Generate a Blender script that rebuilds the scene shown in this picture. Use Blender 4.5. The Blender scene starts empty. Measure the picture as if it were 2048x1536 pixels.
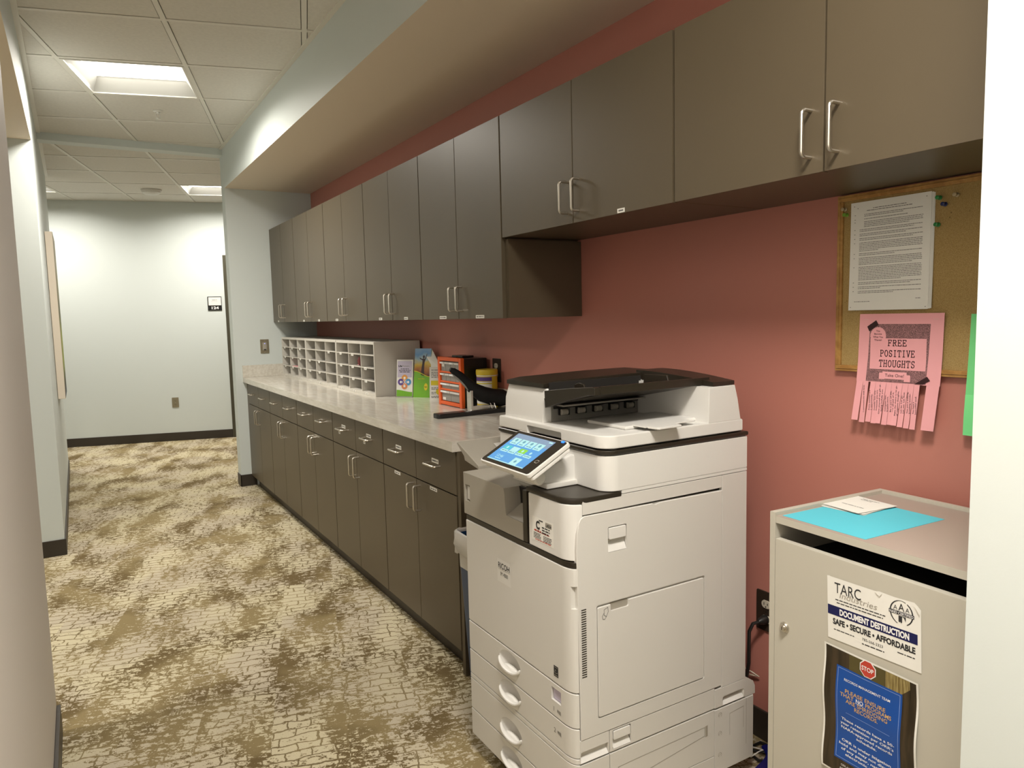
import bpy, bmesh, math, random
from mathutils import Vector, Matrix
C = bpy.context.scene.collection
SC = bpy.context.scene
PI = math.pi
random.seed(7)

# ------------------------------------------------------------------ measured layout (metres)
F_PX, YAW, PITCH, ROLL, H = 1444.46, 0.540701, 0.0945029, -0.0238849, 1.37359
TH, DF = 0.267191, 9.1815            # hallway (ceiling grid, carpet, far wall) is turned by TH
XE, YE, WT = 1.108, 6.2795, 0.13     # face of the wing walls / soffit, far wing wall, its thickness
XW = 1.803                           # pink wall
XC, XD, YN = 1.163, 1.188, 2.379     # counter edge, base door face, counter near end
XU = 1.437                           # upper door face
XL = -0.142                          # left wall
YNEAR, YCOL, YLEND = 2.80, 5.047, 8.05
ZS, ZC, BB = 2.452, 2.763, 0.098
YR = 0.5465
ct, st = math.cos(TH), math.sin(TH)
def W(a, d, z=0.0): return Vector((a*ct + d*st, -a*st + d*ct, z))

# ------------------------------------------------------------------ camera
def make_camera():
    cy, sy = math.cos(YAW), math.sin(YAW); cp, sp = math.cos(PITCH), math.sin(PITCH); cr, sr = math.cos(ROLL), math.sin(ROLL)
    f = Vector((sy, cy, 0)); r = Vector((cy, -sy, 0)); u = Vector((0, 0, 1))
    f2 = f*cp - u*sp; u2 = u*cp + f*sp
    r3 = r*cr + u2*sr; u3 = -r*sr + u2*cr
    cam = bpy.data.cameras.new('camera'); o = bpy.data.objects.new('camera', cam); C.objects.link(o)
    cam.sensor_width = 36.0; cam.lens = 36.0*F_PX/2048.0; cam.clip_start = 0.02; cam.clip_end = 60
    M = Matrix((r3, u3, -f2)).transposed().to_4x4(); M.translation = Vector((0, 0, H)); o.matrix_world = M
    SC.camera = o
make_camera()

# ------------------------------------------------------------------ world, lamps, exposure
w = bpy.data.worlds.new('world'); SC.world = w; w.use_nodes = True
w.node_tree.nodes['Background'].inputs[0].default_value = (1.0, 0.92, 0.78, 1)
w.node_tree.nodes['Background'].inputs[1].default_value = 0.05
vs = SC.view_settings
vs.view_transform = 'Standard'; vs.look = 'None'; vs.gamma = 1.0; vs.use_curve_mapping = False
vs.exposure = 0.8
LAMP_COL = (1.0, 0.935, 0.845)
LAMPS = [(-0.876, 4.69, 22), (-0.876, 8.37, 19), (0.366, 0.370, 33), (-2.73, 2.23, 26), (-2.73, 8.37, 16), (0.366, -2.71, 70)]   # (a, d, watts) of each ceiling light; side-room and rearmost are unseen, added for fill
for (a, d, e) in LAMPS:
    l = bpy.data.lights.new('troffer_lamp', 'AREA'); l.shape = 'RECTANGLE'; l.size = 0.52; l.size_y = 0.36; l.energy = e; l.color = LAMP_COL; l.spread = math.radians(160)
    o = bpy.data.objects.new('troffer_lamp', l); C.objects.link(o)
    o.matrix_world = Matrix.Translation(W(a, d, ZC + 0.022)) @ Matrix.Rotation(-TH, 4, 'Z')

# ------------------------------------------------------------------ materials
def mat(name, col, rough=0.5, metal=0.0, spec=0.5, emit=None, es=0.0, var=None, bump=None, coat=0.0, alpha=None, trans=0.0):
    m = bpy.data.materials.new(name); m.use_nodes = True
    nt = m.node_tree; b = nt.nodes['Principled BSDF']
    b.inputs['Base Color'].default_value = (*col, 1); b.inputs['Roughness'].default_value = rough
    b.inputs['Metallic'].default_value = metal; b.inputs['Specular IOR Level'].default_value = spec
    b.inputs['Coat Weight'].default_value = coat; b.inputs['Coat Roughness'].default_value = 0.1
    if trans: b.inputs['Transmission Weight'].default_value = trans
    if alpha is not None: b.inputs['Alpha'].default_value = alpha
    if emit: b.inputs['Emission Color'].default_value = (*emit, 1); b.inputs['Emission Strength'].default_value = es
    tc = None
    def coords():
        nonlocal tc
        if tc is None: tc = nt.nodes.new('ShaderNodeTexCoord')
        return tc.outputs['Object']
    if var:                                   # (scale, amount) soft tonal variation
        n = nt.nodes.new('ShaderNodeTexNoise'); n.inputs['Scale'].default_value = var[0]; n.inputs['Detail'].default_value = 4
        nt.links.new(coords(), n.inputs['Vector'])
        r = nt.nodes.new('ShaderNodeMapRange'); r.inputs[1].default_value = 0.3; r.inputs[2].default_value = 0.7
        r.inputs[3].default_value = 1 - var[1]; r.inputs[4].default_value = 1 + var[1]
        nt.links.new(n.outputs['Fac'], r.inputs[0])
        mx = nt.nodes.new('ShaderNodeVectorMath'); mx.operation = 'SCALE'; mx.inputs[0].default_value = col
        nt.links.new(r.outputs[0], mx.inputs['Scale']); nt.links.new(mx.outputs[0], b.inputs['Base Color'])
    if bump:                                  # (scale, strength, distance)
        n = nt.nodes.new('ShaderNodeTexNoise'); n.inputs['Scale'].default_value = bump[0]; n.inputs['Detail'].default_value = 3
        nt.links.new(coords(), n.inputs['Vector'])
        bp = nt.nodes.new('ShaderNodeBump'); bp.inputs['Strength'].default_value = bump[1]; bp.inputs['Distance'].default_value = bump[2]
        nt.links.new(n.outputs['Fac'], bp.inputs['Height']); nt.links.new(bp.outputs[0], b.inputs['Normal'])
    return m
def N(nt, t, **kw):
    n = nt.nodes.new(t)
    for k, v in kw.items():
        if k.startswith('i_'): n.inputs[k[2:].replace('_', ' ')].default_value = v
        else: setattr(n, k, v)
    return n
def math_n(nt, op, a, b=None, c=None):
    n = nt.nodes.new('ShaderNodeMath'); n.operation = op
    for i, v in enumerate((a, b, c)):
        if v is None: continue
        if isinstance(v, (int, float)): n.inputs[i].default_value = v
        else: nt.links.new(v, n.inputs[i])
    return n.outputs[0]
def vmath(nt, op, a, b=None):
    n = nt.nodes.new('ShaderNodeVectorMath'); n.operation = op
    for i, v in enumerate((a, b)):
        if v is None: continue
        if isinstance(v, (tuple, list)): n.inputs[i].default_value = v
        else: nt.links.new(v, n.inputs[i])
    return n.outputs[0]
def mixc(nt, fac, a, b):
    n = nt.nodes.new('ShaderNodeMix'); n.data_type = 'RGBA'
    nt.links.new(fac, n.inputs['Factor']) if not isinstance(fac, float) else setattr(n.inputs['Factor'], 'default_value', fac)
    for s, v in ((n.inputs[6], a), (n.inputs[7], b)):
        if isinstance(v, tuple): s.default_value = (*v, 1)
        else: nt.links.new(v, s)
    return n.outputs[2]
def smooth(nt, x, lo, hi):
    n = nt.nodes.new('ShaderNodeMapRange'); n.interpolation_type = 'SMOOTHSTEP'
    nt.links.new(x, n.inputs[0]); n.inputs[1].default_value = lo; n.inputs[2].default_value = hi
    return n.outputs[0]

def carpet_mat():
    m = bpy.data.materials.new('carpet'); m.use_nodes = True; nt = m.node_tree; b = nt.nodes['Principled BSDF']
    tc = nt.nodes.new('ShaderNodeTexCoord'); P = tc.outputs['Object']
    # planks 0.245 x 1.0 laid in the hallway's direction, each with its own shift of the pattern
    sx = nt.nodes.new('ShaderNodeSeparateXYZ'); nt.links.new(P, sx.inputs[0])
    col = math_n(nt, 'FLOOR', math_n(nt, 'DIVIDE', math_n(nt, 'SUBTRACT', sx.outputs[0], 0.065), 0.2435))
    wn1 = N(nt, 'ShaderNodeTexWhiteNoise', noise_dimensions='1D'); nt.links.new(col, wn1.inputs['W'])
    row = math_n(nt, 'FLOOR', math_n(nt, 'ADD', sx.outputs[1], wn1.outputs['Value']))
    cb = nt.nodes.new('ShaderNodeCombineXYZ'); nt.links.new(col, cb.inputs[0]); nt.links.new(row, cb.inputs[1])
    wn2 = N(nt, 'ShaderNodeTexWhiteNoise', noise_dimensions='2D'); nt.links.new(cb.outputs[0], wn2.inputs['Vector'])
    shift = vmath(nt, 'MULTIPLY', wn2.outputs['Color'], (0.11, 0.16, 0))
    Q = vmath(nt, 'ADD', P, shift)
    # stones
    wob = N(nt, 'ShaderNodeTexNoise', i_Scale=26.0, i_Detail=2.0); nt.links.new(Q, wob.inputs['Vector'])
    wv = vmath(nt, 'MULTIPLY', vmath(nt, 'SUBTRACT', wob.outputs['Color'], (0.5, 0.5, 0.5)), (0.020, 0.020, 0))
    wob2 = N(nt, 'ShaderNodeTexNoise', i_Scale=7.0, i_Detail=2.0); nt.links.new(Q, wob2.inputs['Vector'])
    wv2 = vmath(nt, 'MULTIPLY', vmath(nt, 'SUBTRACT', wob2.outputs['Color'], (0.5, 0.5, 0.5)), (0.045, 0.05, 0))
    B = vmath(nt, 'ADD', vmath(nt, 'ADD', Q, wv), wv2)
    br = N(nt, 'ShaderNodeTexBrick', offset=0.43, offset_frequency=2, squash=1.55, squash_frequency=3)
    br.inputs['Scale'].default_value = 1.0; br.inputs['Mortar Size'].default_value = 0.0033; br.inputs['Mortar Smooth'].default_value = 0.25
    br.inputs['Brick Width'].default_value = 0.082; br.inputs['Row Height'].default_value = 0.045; br.inputs['Bias'].default_value = 0
    nt.links.new(B, br.inputs['Vector'])
    mort = br.outputs['Fac']
    # wear: ragged horizontal flecks gathered into patches
    fl = N(nt, 'ShaderNodeTexNoise', i_Scale=1.0, i_Detail=6.0, i_Roughness=0.72); nt.links.new(vmath(nt, 'MULTIPLY', Q, (30, 50, 1)), fl.inputs['Vector'])
    pa = N(nt, 'ShaderNodeTexNoise', i_Scale=1.0, i_Detail=3.0, i_Roughness=0.55); nt.links.new(vmath(nt, 'MULTIPLY', vmath(nt, 'ADD', P, vmath(nt, 'MULTIPLY', shift, (0.8, 0.8, 0))), (5.2, 2.3, 1)), pa.inputs['Vector'])
    s = math_n(nt, 'ADD', math_n(nt, 'MULTIPLY', fl.outputs['Fac'], 0.95), math_n(nt, 'MULTIPLY', pa.outputs['Fac'], 0.67))
    sp = N(nt, 'ShaderNodeTexNoise', i_Scale=170.0, i_Detail=2.0); nt.links.new(P, sp.inputs['Vector'])
    s = math_n(nt, 'ADD', s, math_n(nt, 'MULTIPLY', math_n(nt, 'SUBTRACT', sp.outputs['Fac'], 0.5), 0.22))
    wear = smooth(nt, s, 0.808, 0.838)
    dark = math_n(nt, 'MAXIMUM', wear, math_n(nt, 'MULTIPLY', smooth(nt, mort, 0.15, 0.6), 0.9))
    # tones
    tn = N(nt, 'ShaderNodeTexNoise', i_Scale=2.3, i_Detail=2.0); nt.links.new(Q, tn.inputs['Vector'])
    light = mixc(nt, smooth(nt, tn.outputs['Fac'], 0.38, 0.62), (0.60, 0.535, 0.37), (0.52, 0.455, 0.345))
    tn2 = N(nt, 'ShaderNodeTexNoise', i_Scale=3.1, i_Detail=2.0); nt.links.new(vmath(nt, 'ADD', Q, (9, 4, 0)), tn2.inputs['Vector'])
    dk = mixc(nt, smooth(nt, tn2.outputs['Fac'], 0.42, 0.60), (0.27, 0.21, 0.105), (0.155, 0.112, 0.052))
    colr = mixc(nt, dark, light, dk)
    pile = N(nt, 'ShaderNodeTexNoise', i_Scale=420.0, i_Detail=2.0); nt.links.new(P, pile.inputs['Vector'])
    pr = nt.nodes.new('ShaderNodeMapRange'); nt.links.new(pile.outputs['Fac'], pr.inputs[0]); pr.inputs[1].default_value = 0.3; pr.inputs[2].default_value = 0.7; pr.inputs[3].default_value = 0.82; pr.inputs[4].default_value = 1.14
    sc = nt.nodes.new('ShaderNodeVectorMath'); sc.operation = 'SCALE'; nt.links.new(colr, sc.inputs[0]); nt.links.new(pr.outputs[0], sc.inputs['Scale'])
    nt.links.new(sc.outputs[0], b.inputs['Base Color'])
    b.inputs['Roughness'].default_value = 0.95; b.inputs['Specular IOR Level'].default_value = 0.1
    bp = nt.nodes.new('ShaderNodeBump'); bp.inputs['Strength'].default_value = 0.25; bp.inputs['Distance'].default_value = 0.002
    nt.links.new(pile.outputs['Fac'], bp.inputs['Height']); nt.links.new(bp.outputs[0], b.inputs['Normal'])
    return m

def counter_mat():
    m = bpy.data.materials.new('streaked_laminate'); m.use_nodes = True; nt = m.node_tree; b = nt.nodes['Principled BSDF']
    tc = nt.nodes.new('ShaderNodeTexCoord')
    n = N(nt, 'ShaderNodeTexNoise', i_Scale=1.0, i_Detail=5.0, i_Roughness=0.6); nt.links.new(vmath(nt, 'MULTIPLY', tc.outputs['Object'], (55, 9, 60)), n.inputs['Vector'])
    n2 = N(nt, 'ShaderNodeTexNoise', i_Scale=1.0, i_Detail=4.0, i_Roughness=0.6); nt.links.new(vmath(nt, 'MULTIPLY', tc.outputs['Object'], (14, 5, 14)), n2.inputs['Vector'])
    f = math_n(nt, 'ADD', math_n(nt, 'MULTIPLY', n.outputs['Fac'], 0.55), math_n(nt, 'MULTIPLY', n2.outputs['Fac'], 0.45))
    c = mixc(nt, smooth(nt, f, 0.38, 0.62), (0.60, 0.56, 0.485), (0.70, 0.67, 0.60))
    nt.links.new(c, b.inputs['Base Color']); b.inputs['Roughness'].default_value = 0.16; b.inputs['Specular IOR Level'].default_value = 0.5
    return m

def grain_mat(name, c1, c2, scale, rough):
    m = bpy.data.materials.new(name); m.use_nodes = True; nt = m.node_tree; b = nt.nodes['Principled BSDF']
    tc = nt.nodes.new('ShaderNodeTexCoord')
    n = N(nt, 'ShaderNodeTexNoise', i_Scale=1.0, i_Detail=4.0, i_Roughness=0.6); nt.links.new(vmath(nt, 'MULTIPLY', tc.outputs['Object'], scale), n.inputs['Vector'])
    nt.links.new(mixc(nt, smooth(nt, n.outputs['Fac'], 0.35, 0.65), c1, c2), b.inputs['Base Color']); b.inputs['Roughness'].default_value = rough
    return m

def cork_mat():
    m = bpy.data.materials.new('cork'); m.use_nodes = True; nt = m.node_tree; b = nt.nodes['Principled BSDF']
    tc = nt.nodes.new('ShaderNodeTexCoord'); P = tc.outputs['Object']
    n = N(nt, 'ShaderNodeTexNoise', i_Scale=520.0, i_Detail=3.0, i_Roughness=0.6); nt.links.new(P, n.inputs['Vector'])
    n2 = N(nt, 'ShaderNodeTexNoise', i_Scale=9.0, i_Detail=3.0); nt.links.new(P, n2.inputs['Vector'])
    c = mixc(nt, smooth(nt, n.outputs['Fac'], 0.36, 0.66), (0.30, 0.195, 0.065), (0.43, 0.30, 0.12))
    # pin-hole clusters
    v = N(nt, 'ShaderNodeTexVoronoi', i_Scale=95.0); nt.links.new(P, v.inputs['Vector'])
    hole = math_n(nt, 'MULTIPLY', math_n(nt, 'LESS_THAN', v.outputs['Distance'], 0.2), smooth(nt, n2.outputs['Fac'], 0.60, 0.68))
    nt.links.new(mixc(nt, hole, c, (0.05, 0.03, 0.012)), b.inputs['Base Color']); b.inputs['Roughness'].default_value = 0.9
    return m

def halftone_mat():
    m = bpy.data.materials.new('halftone_print'); m.use_nodes = True; nt = m.node_tree; b = nt.nodes['Principled BSDF']
    tc = nt.nodes.new('ShaderNodeTexCoord')
    v = N(nt, 'ShaderNodeTexNoise', i_Scale=900.0, i_Detail=1.0); nt.links.new(tc.outputs['Object'], v.inputs['Vector'])
    nt.links.new(mixc(nt, smooth(nt, v.outputs['Fac'], 0.48, 0.56), (0.10, 0.05, 0.05), (0.42, 0.20, 0.21)), b.inputs['Base Color']); b.inputs['Roughness'].default_value = 0.8
    return m

def sky_print_mat(z0, z1):
    m = bpy.data.materials.new('sunset_print'); m.use_nodes = True; nt = m.node_tree; b = nt.nodes['Principled BSDF']
    tc = nt.nodes.new('ShaderNodeTexCoord'); s = nt.nodes.new('ShaderNodeSeparateXYZ'); nt.links.new(tc.outputs['Object'], s.inputs[0])
    n = N(nt, 'ShaderNodeTexNoise', i_Scale=18.0, i_Detail=2.0); nt.links.new(tc.outputs['Object'], n.inputs['Vector'])
    t = math_n(nt, 'ADD', math_n(nt, 'DIVIDE', math_n(nt, 'SUBTRACT', s.outputs[2], z0), z1 - z0), math_n(nt, 'MULTIPLY', math_n(nt, 'SUBTRACT', n.outputs['Fac'], 0.5), 0.5))
    r = nt.nodes.new('ShaderNodeValToRGB'); nt.links.new(t, r.inputs[0]); e = r.color_ramp.elements
    e[0].position = 0.0; e[0].color = (0.10, 0.02, 0.01, 1); e[1].position = 1.0; e[1].color = (0.20, 0.33, 0.50, 1)
    for p_, c_ in ((0.2, (0.42, 0.16, 0.03, 1)), (0.4, (0.60, 0.42, 0.05, 1)), (0.55, (0.35, 0.46, 0.48, 1)), (0.75, (0.12, 0.27, 0.50, 1))):
        q = e.new(p_); q.color = c_
    nt.links.new(r.outputs[0], b.inputs['Base Color']); b.inputs['Roughness'].default_value = 0.25
    return m

def canvas_mat():
    m = bpy.data.materials.new('painted_landscape'); m.use_nodes = True; nt = m.node_tree; b = nt.nodes['Principled BSDF']
    tc = nt.nodes.new('ShaderNodeTexCoord'); s = nt.nodes.new('ShaderNodeSeparateXYZ'); nt.links.new(tc.outputs['Object'], s.inputs[0])
    n = N(nt, 'ShaderNodeTexNoise', i_Scale=9.0, i_Detail=5.0); nt.links.new(tc.outputs['Object'], n.inputs['Vector'])
    t = math_n(nt, 'ADD', math_n(nt, 'DIVIDE', s.outputs[2], 1.2), math_n(nt, 'MULTIPLY', math_n(nt, 'SUBTRACT', n.outputs['Fac'], 0.5), 0.35))
    r = nt.nodes.new('ShaderNodeValToRGB'); nt.links.new(t, r.inputs[0]); e = r.color_ramp.elements
    e[0].position = 0.0; e[0].color = (0.03, 0.06, 0.12, 1); e[1].position = 1.0; e[1].color = (0.55, 0.52, 0.42, 1)
    for p_, c_ in ((0.12, (0.08, 0.07, 0.03, 1)), (0.2, (0.35, 0.42, 0.05, 1)), (0.38, (0.42, 0.46, 0.06, 1)), (0.5, (0.12, 0.13, 0.05, 1)), (0.68, (0.38, 0.36, 0.2, 1))):
        q = e.new(p_); q.color = c_
    nt.links.new(r.outputs[0], b.inputs['Base Color']); b.inputs['Roughness'].default_value = 0.6
    return m

M = {}
M['pale'] = mat('pale_wall_paint', (0.638, 0.688, 0.674), 0.6, bump=(260, 0.08, 0.001))
M['bounce'] = mat('bounce_tinted_paint', (0.80, 0.70, 0.565), 0.6, bump=(260, 0.08, 0.001))  # soffit and header undersides: warm bounced light mixed into the paint colour
M['bounce_wall'] = mat('bounce_tinted_wall_paint', (0.66, 0.61, 0.57), 0.6, bump=(260, 0.08, 0.001))  # near left wall: wall paint tinted to carry warm bounced light
M['pink'] = mat('terracotta_wall_paint', (0.47, 0.185, 0.145), 0.5, bump=(260, 0.08, 0.001))
M['tile'] = mat('ceiling_tile', (0.70, 0.68, 0.63), 0.9, var=(60, 0.04))
M['tbar'] = mat('ceiling_grid_metal', (0.74, 0.72, 0.66), 0.5)
M['carpet'] = carpet_mat()
M['base'] = mat('dark_rubber_base', (0.035, 0.027, 0.02), 0.45)
M['lam'] = mat('dark_taupe_laminate', (0.094, 0.073, 0.045), 0.40, spec=0.5, var=(3, 0.03))
M['laminner'] = mat('dark_cabinet_core', (0.035, 0.024, 0.015), 0.7)
M['counter'] = counter_mat()
M['nickel'] = mat('brushed_nickel', (0.66, 0.62, 0.55), 0.32, metal=1.0)
M['chrome'] = mat('bright_steel', (0.75, 0.74, 0.72), 0.2, metal=1.0)
M['label'] = mat('white_label_tape', (0.80, 0.78, 0.72), 0.5)
M['ink'] = mat('black_ink', (0.02, 0.02, 0.022), 0.7)
M['greyink'] = mat('grey_ink', (0.16, 0.155, 0.15), 0.8)
M['wplas'] = mat('white_plastic', (0.72, 0.71, 0.68), 0.38, spec=0.4)
M['wplas2'] = mat('off_white_plastic', (0.66, 0.645, 0.61), 0.42, spec=0.4)
M['gplas'] = mat('grey_plastic', (0.36, 0.335, 0.285), 0.4, spec=0.4)
M['gplas2'] = mat('mid_grey_plastic', (0.22, 0.21, 0.19), 0.5)
M['dplas'] = mat('dark_brown_plastic', (0.022, 0.017, 0.011), 0.35)
M['bplas'] = mat('black_plastic', (0.010, 0.010, 0.010), 0.3)
M['bmatte'] = mat('matte_black_plastic', (0.006, 0.006, 0.006), 0.6, spec=0.25)
M['gap'] = mat('dark_recess', (0.012, 0.010, 0.008), 0.8)
M['screenbez'] = mat('screen_bezel', (0.02, 0.017, 0.014), 0.15)
M['shred'] = mat('beige_melamine', (0.51, 0.485, 0.415), 0.5, spec=0.4)
M['shredtop'] = mat('taupe_melamine_top', (0.40, 0.33, 0.285), 0.42, spec=0.4)
M['paper'] = mat('white_paper', (0.80, 0.79, 0.74), 0.8)
M['bluepaper'] = mat('blue_paper', (0.10, 0.55, 0.68), 0.7)
M['pinkpaper'] = mat('pink_paper', (0.78, 0.36, 0.38), 0.8)
M['greenpaper'] = mat('green_paper', (0.18, 0.68, 0.25), 0.8)
M['navy'] = mat('navy_print', (0.002, 0.004, 0.075), 0.5)
M['cobalt'] = mat('cobalt_print', (0.004, 0.070, 0.34), 0.3)
M['cobaltline'] = mat('pale_blue_print', (0.25, 0.36, 0.70), 0.4)
M['gold'] = mat('gold_print', (0.62, 0.38, 0.12), 0.5)
M['whiteink'] = mat('white_ink', (0.85, 0.85, 0.85), 0.6)
M['redprint'] = mat('red_print', (0.50, 0.05, 0.03), 0.5)
M['olive'] = mat('olive_print', (0.085, 0.068, 0.02), 0.4)
M['shelfdark'] = grain_mat('dark_shelf_print', (0.020, 0.013, 0.006), (0.055, 0.036, 0.018), (60, 60, 4), 0.3)
M['files'] = grain_mat('files_print', (0.16, 0.11, 0.03), (0.36, 0.29, 0.12), (260, 260, 8), 0.4)
M['oak'] = grain_mat('oak_frame', (0.34, 0.17, 0.045), (0.48, 0.27, 0.08), (30, 30, 30), 0.4)
M['cork'] = cork_mat()
M['half'] = halftone_mat()
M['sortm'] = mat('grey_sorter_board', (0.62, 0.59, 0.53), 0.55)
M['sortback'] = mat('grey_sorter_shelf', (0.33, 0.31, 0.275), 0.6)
M['orange'] = mat('orange_plastic', (0.78, 0.115, 0.015), 0.4)
M['clear'] = mat('smoky_clear_plastic', (0.27, 0.255, 0.235), 0.2)
M['yellow'] = mat('yellow_plastic', (0.72, 0.54, 0.03), 0.4)
M['purple'] = mat('purple_print', (0.10, 0.045, 0.26), 0.5)
M['lilac'] = mat('lilac_print', (0.52, 0.47, 0.60), 0.3)
M['leafgreen'] = mat('leaf_green_print', (0.16, 0.42, 0.015), 0.3)
M['circorange'] = mat('orange_print', (0.70, 0.30, 0.05), 0.4)
M['circblue'] = mat('blue_print', (0.06, 0.28, 0.55), 0.4)
M['circred'] = mat('coral_print', (0.66, 0.24, 0.09), 0.4)
M['silh'] = mat('silhouette_print', (0.03, 0.008, 0.01), 0.4)
M['ylwprint'] = mat('yellow_print', (0.72, 0.60, 0.02), 0.5)
M['lens'] = mat('lamp_lens', (0.9, 0.9, 0.86), 0.4, emit=(1.0, 0.95, 0.84), es=7.0)
M['reflector'] = mat('grey_perforated_reflector', (0.50, 0.50, 0.48), 0.5)
M['plate'] = mat('steel_wall_plate', (0.35, 0.31, 0.22), 0.35, metal=0.7)
M['brownplate'] = mat('brown_outlet_plate', (0.035, 0.022, 0.015), 0.4)
M['socket'] = mat('almond_socket', (0.58, 0.52, 0.42), 0.4)
M['bin'] = mat('blue_bin_plastic', (0.010, 0.045, 0.13), 0.4)
M['liner'] = mat('clear_bin_liner', (0.72, 0.70, 0.66), 0.25, spec=0.6, alpha=0.8)
M['doorframe'] = mat('olive_door_frame', (0.06, 0.055, 0.035), 0.4)
M['canvas'] = canvas_mat()
M['canvasside'] = mat('bare_canvas_edge', (0.72, 0.64, 0.53), 0.8)
M['maroon'] = mat('maroon_cloth', (0.12, 0.02, 0.02), 0.8)
M['indigo'] = mat('deep_blue_vinyl', (0.01, 0.012, 0.16), 0.3)
M['beigecord'] = mat('beige_cord', (0.42, 0.36, 0.27), 0.5)
M['blackcord'] = mat('black_cord', (0.012, 0.011, 0.010), 0.45)
M['pingreen'] = mat('green_pin', (0.02, 0.22, 0.05), 0.3)
M['pinlime'] = mat('lime_pin', (0.16, 0.36, 0.03), 0.3)
M['pinblue'] = mat('blue_pin', (0.01, 0.02, 0.12), 0.3)
M['pinclear'] = mat('clear_pin', (0.45, 0.36, 0.22), 0.15)
def screen_mat(name, c, s): return mat(name, (0.01, 0.01, 0.01), 0.2, emit=c, es=s)
M['scr_blue'] = screen_mat('screen_blue', (0.075, 0.25, 0.50), 0.9)
M['scr_top'] = screen_mat('screen_haze', (0.17, 0.24, 0.33), 0.9)
M['scr_tile'] = screen_mat('screen_tile', (0.33, 0.57, 0.56), 0.9)
M['scr_teal'] = screen_mat('screen_teal', (0.06, 0.40, 0.44), 0.9)
M['scr_green'] = screen_mat('screen_green', (0.20, 0.48, 0.04), 0.9)
M['scr_ico'] = screen_mat('screen_icon', (0.09, 0.24, 0.30), 0.9)
M['led'] = mat('blue_indicator', (0.02, 0.1, 0.6), 0.3, emit=(0.02, 0.16, 0.8), es=1.2)
M['led2'] = mat('violet_indicator', (0.2, 0.2, 0.6), 0.3, emit=(0.3, 0.3, 0.9), es=0.8)

# ------------------------------------------------------------------ builders
WM = {}
TEXT = {}
def frame(O, R, U):
    R = Vector(R).normalized(); U = Vector(U).normalized(); Nn = R.cross(U)
    m = Matrix((R, U, Nn)).transposed().to_4x4(); m.translation = Vector(O); return m
def text_mesh(s, bold=0.0, sp=1.0):
    k = (s, bold, sp)
    if k not in TEXT:
        cu = bpy.data.curves.new('lettering', 'FONT'); cu.body = s; cu.size = 1.0; cu.offset = bold; cu.space_character = sp; cu.resolution_u = 3; cu.fill_mode = 'FRONT'
        o = bpy.data.objects.new('lettering', cu); C.objects.link(o)
        me = bpy.data.meshes.new_from_object(o.evaluated_get(bpy.context.evaluated_depsgraph_get()))
        vs_ = [(v.co.x, v.co.y) for v in me.vertices]; fs = [tuple(p.vertices) for p in me.polygons]
        bpy.data.objects.remove(o); bpy.data.curves.remove(cu); bpy.data.meshes.remove(me)
        TEXT[k] = (vs_, fs)
    return TEXT[k]
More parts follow.
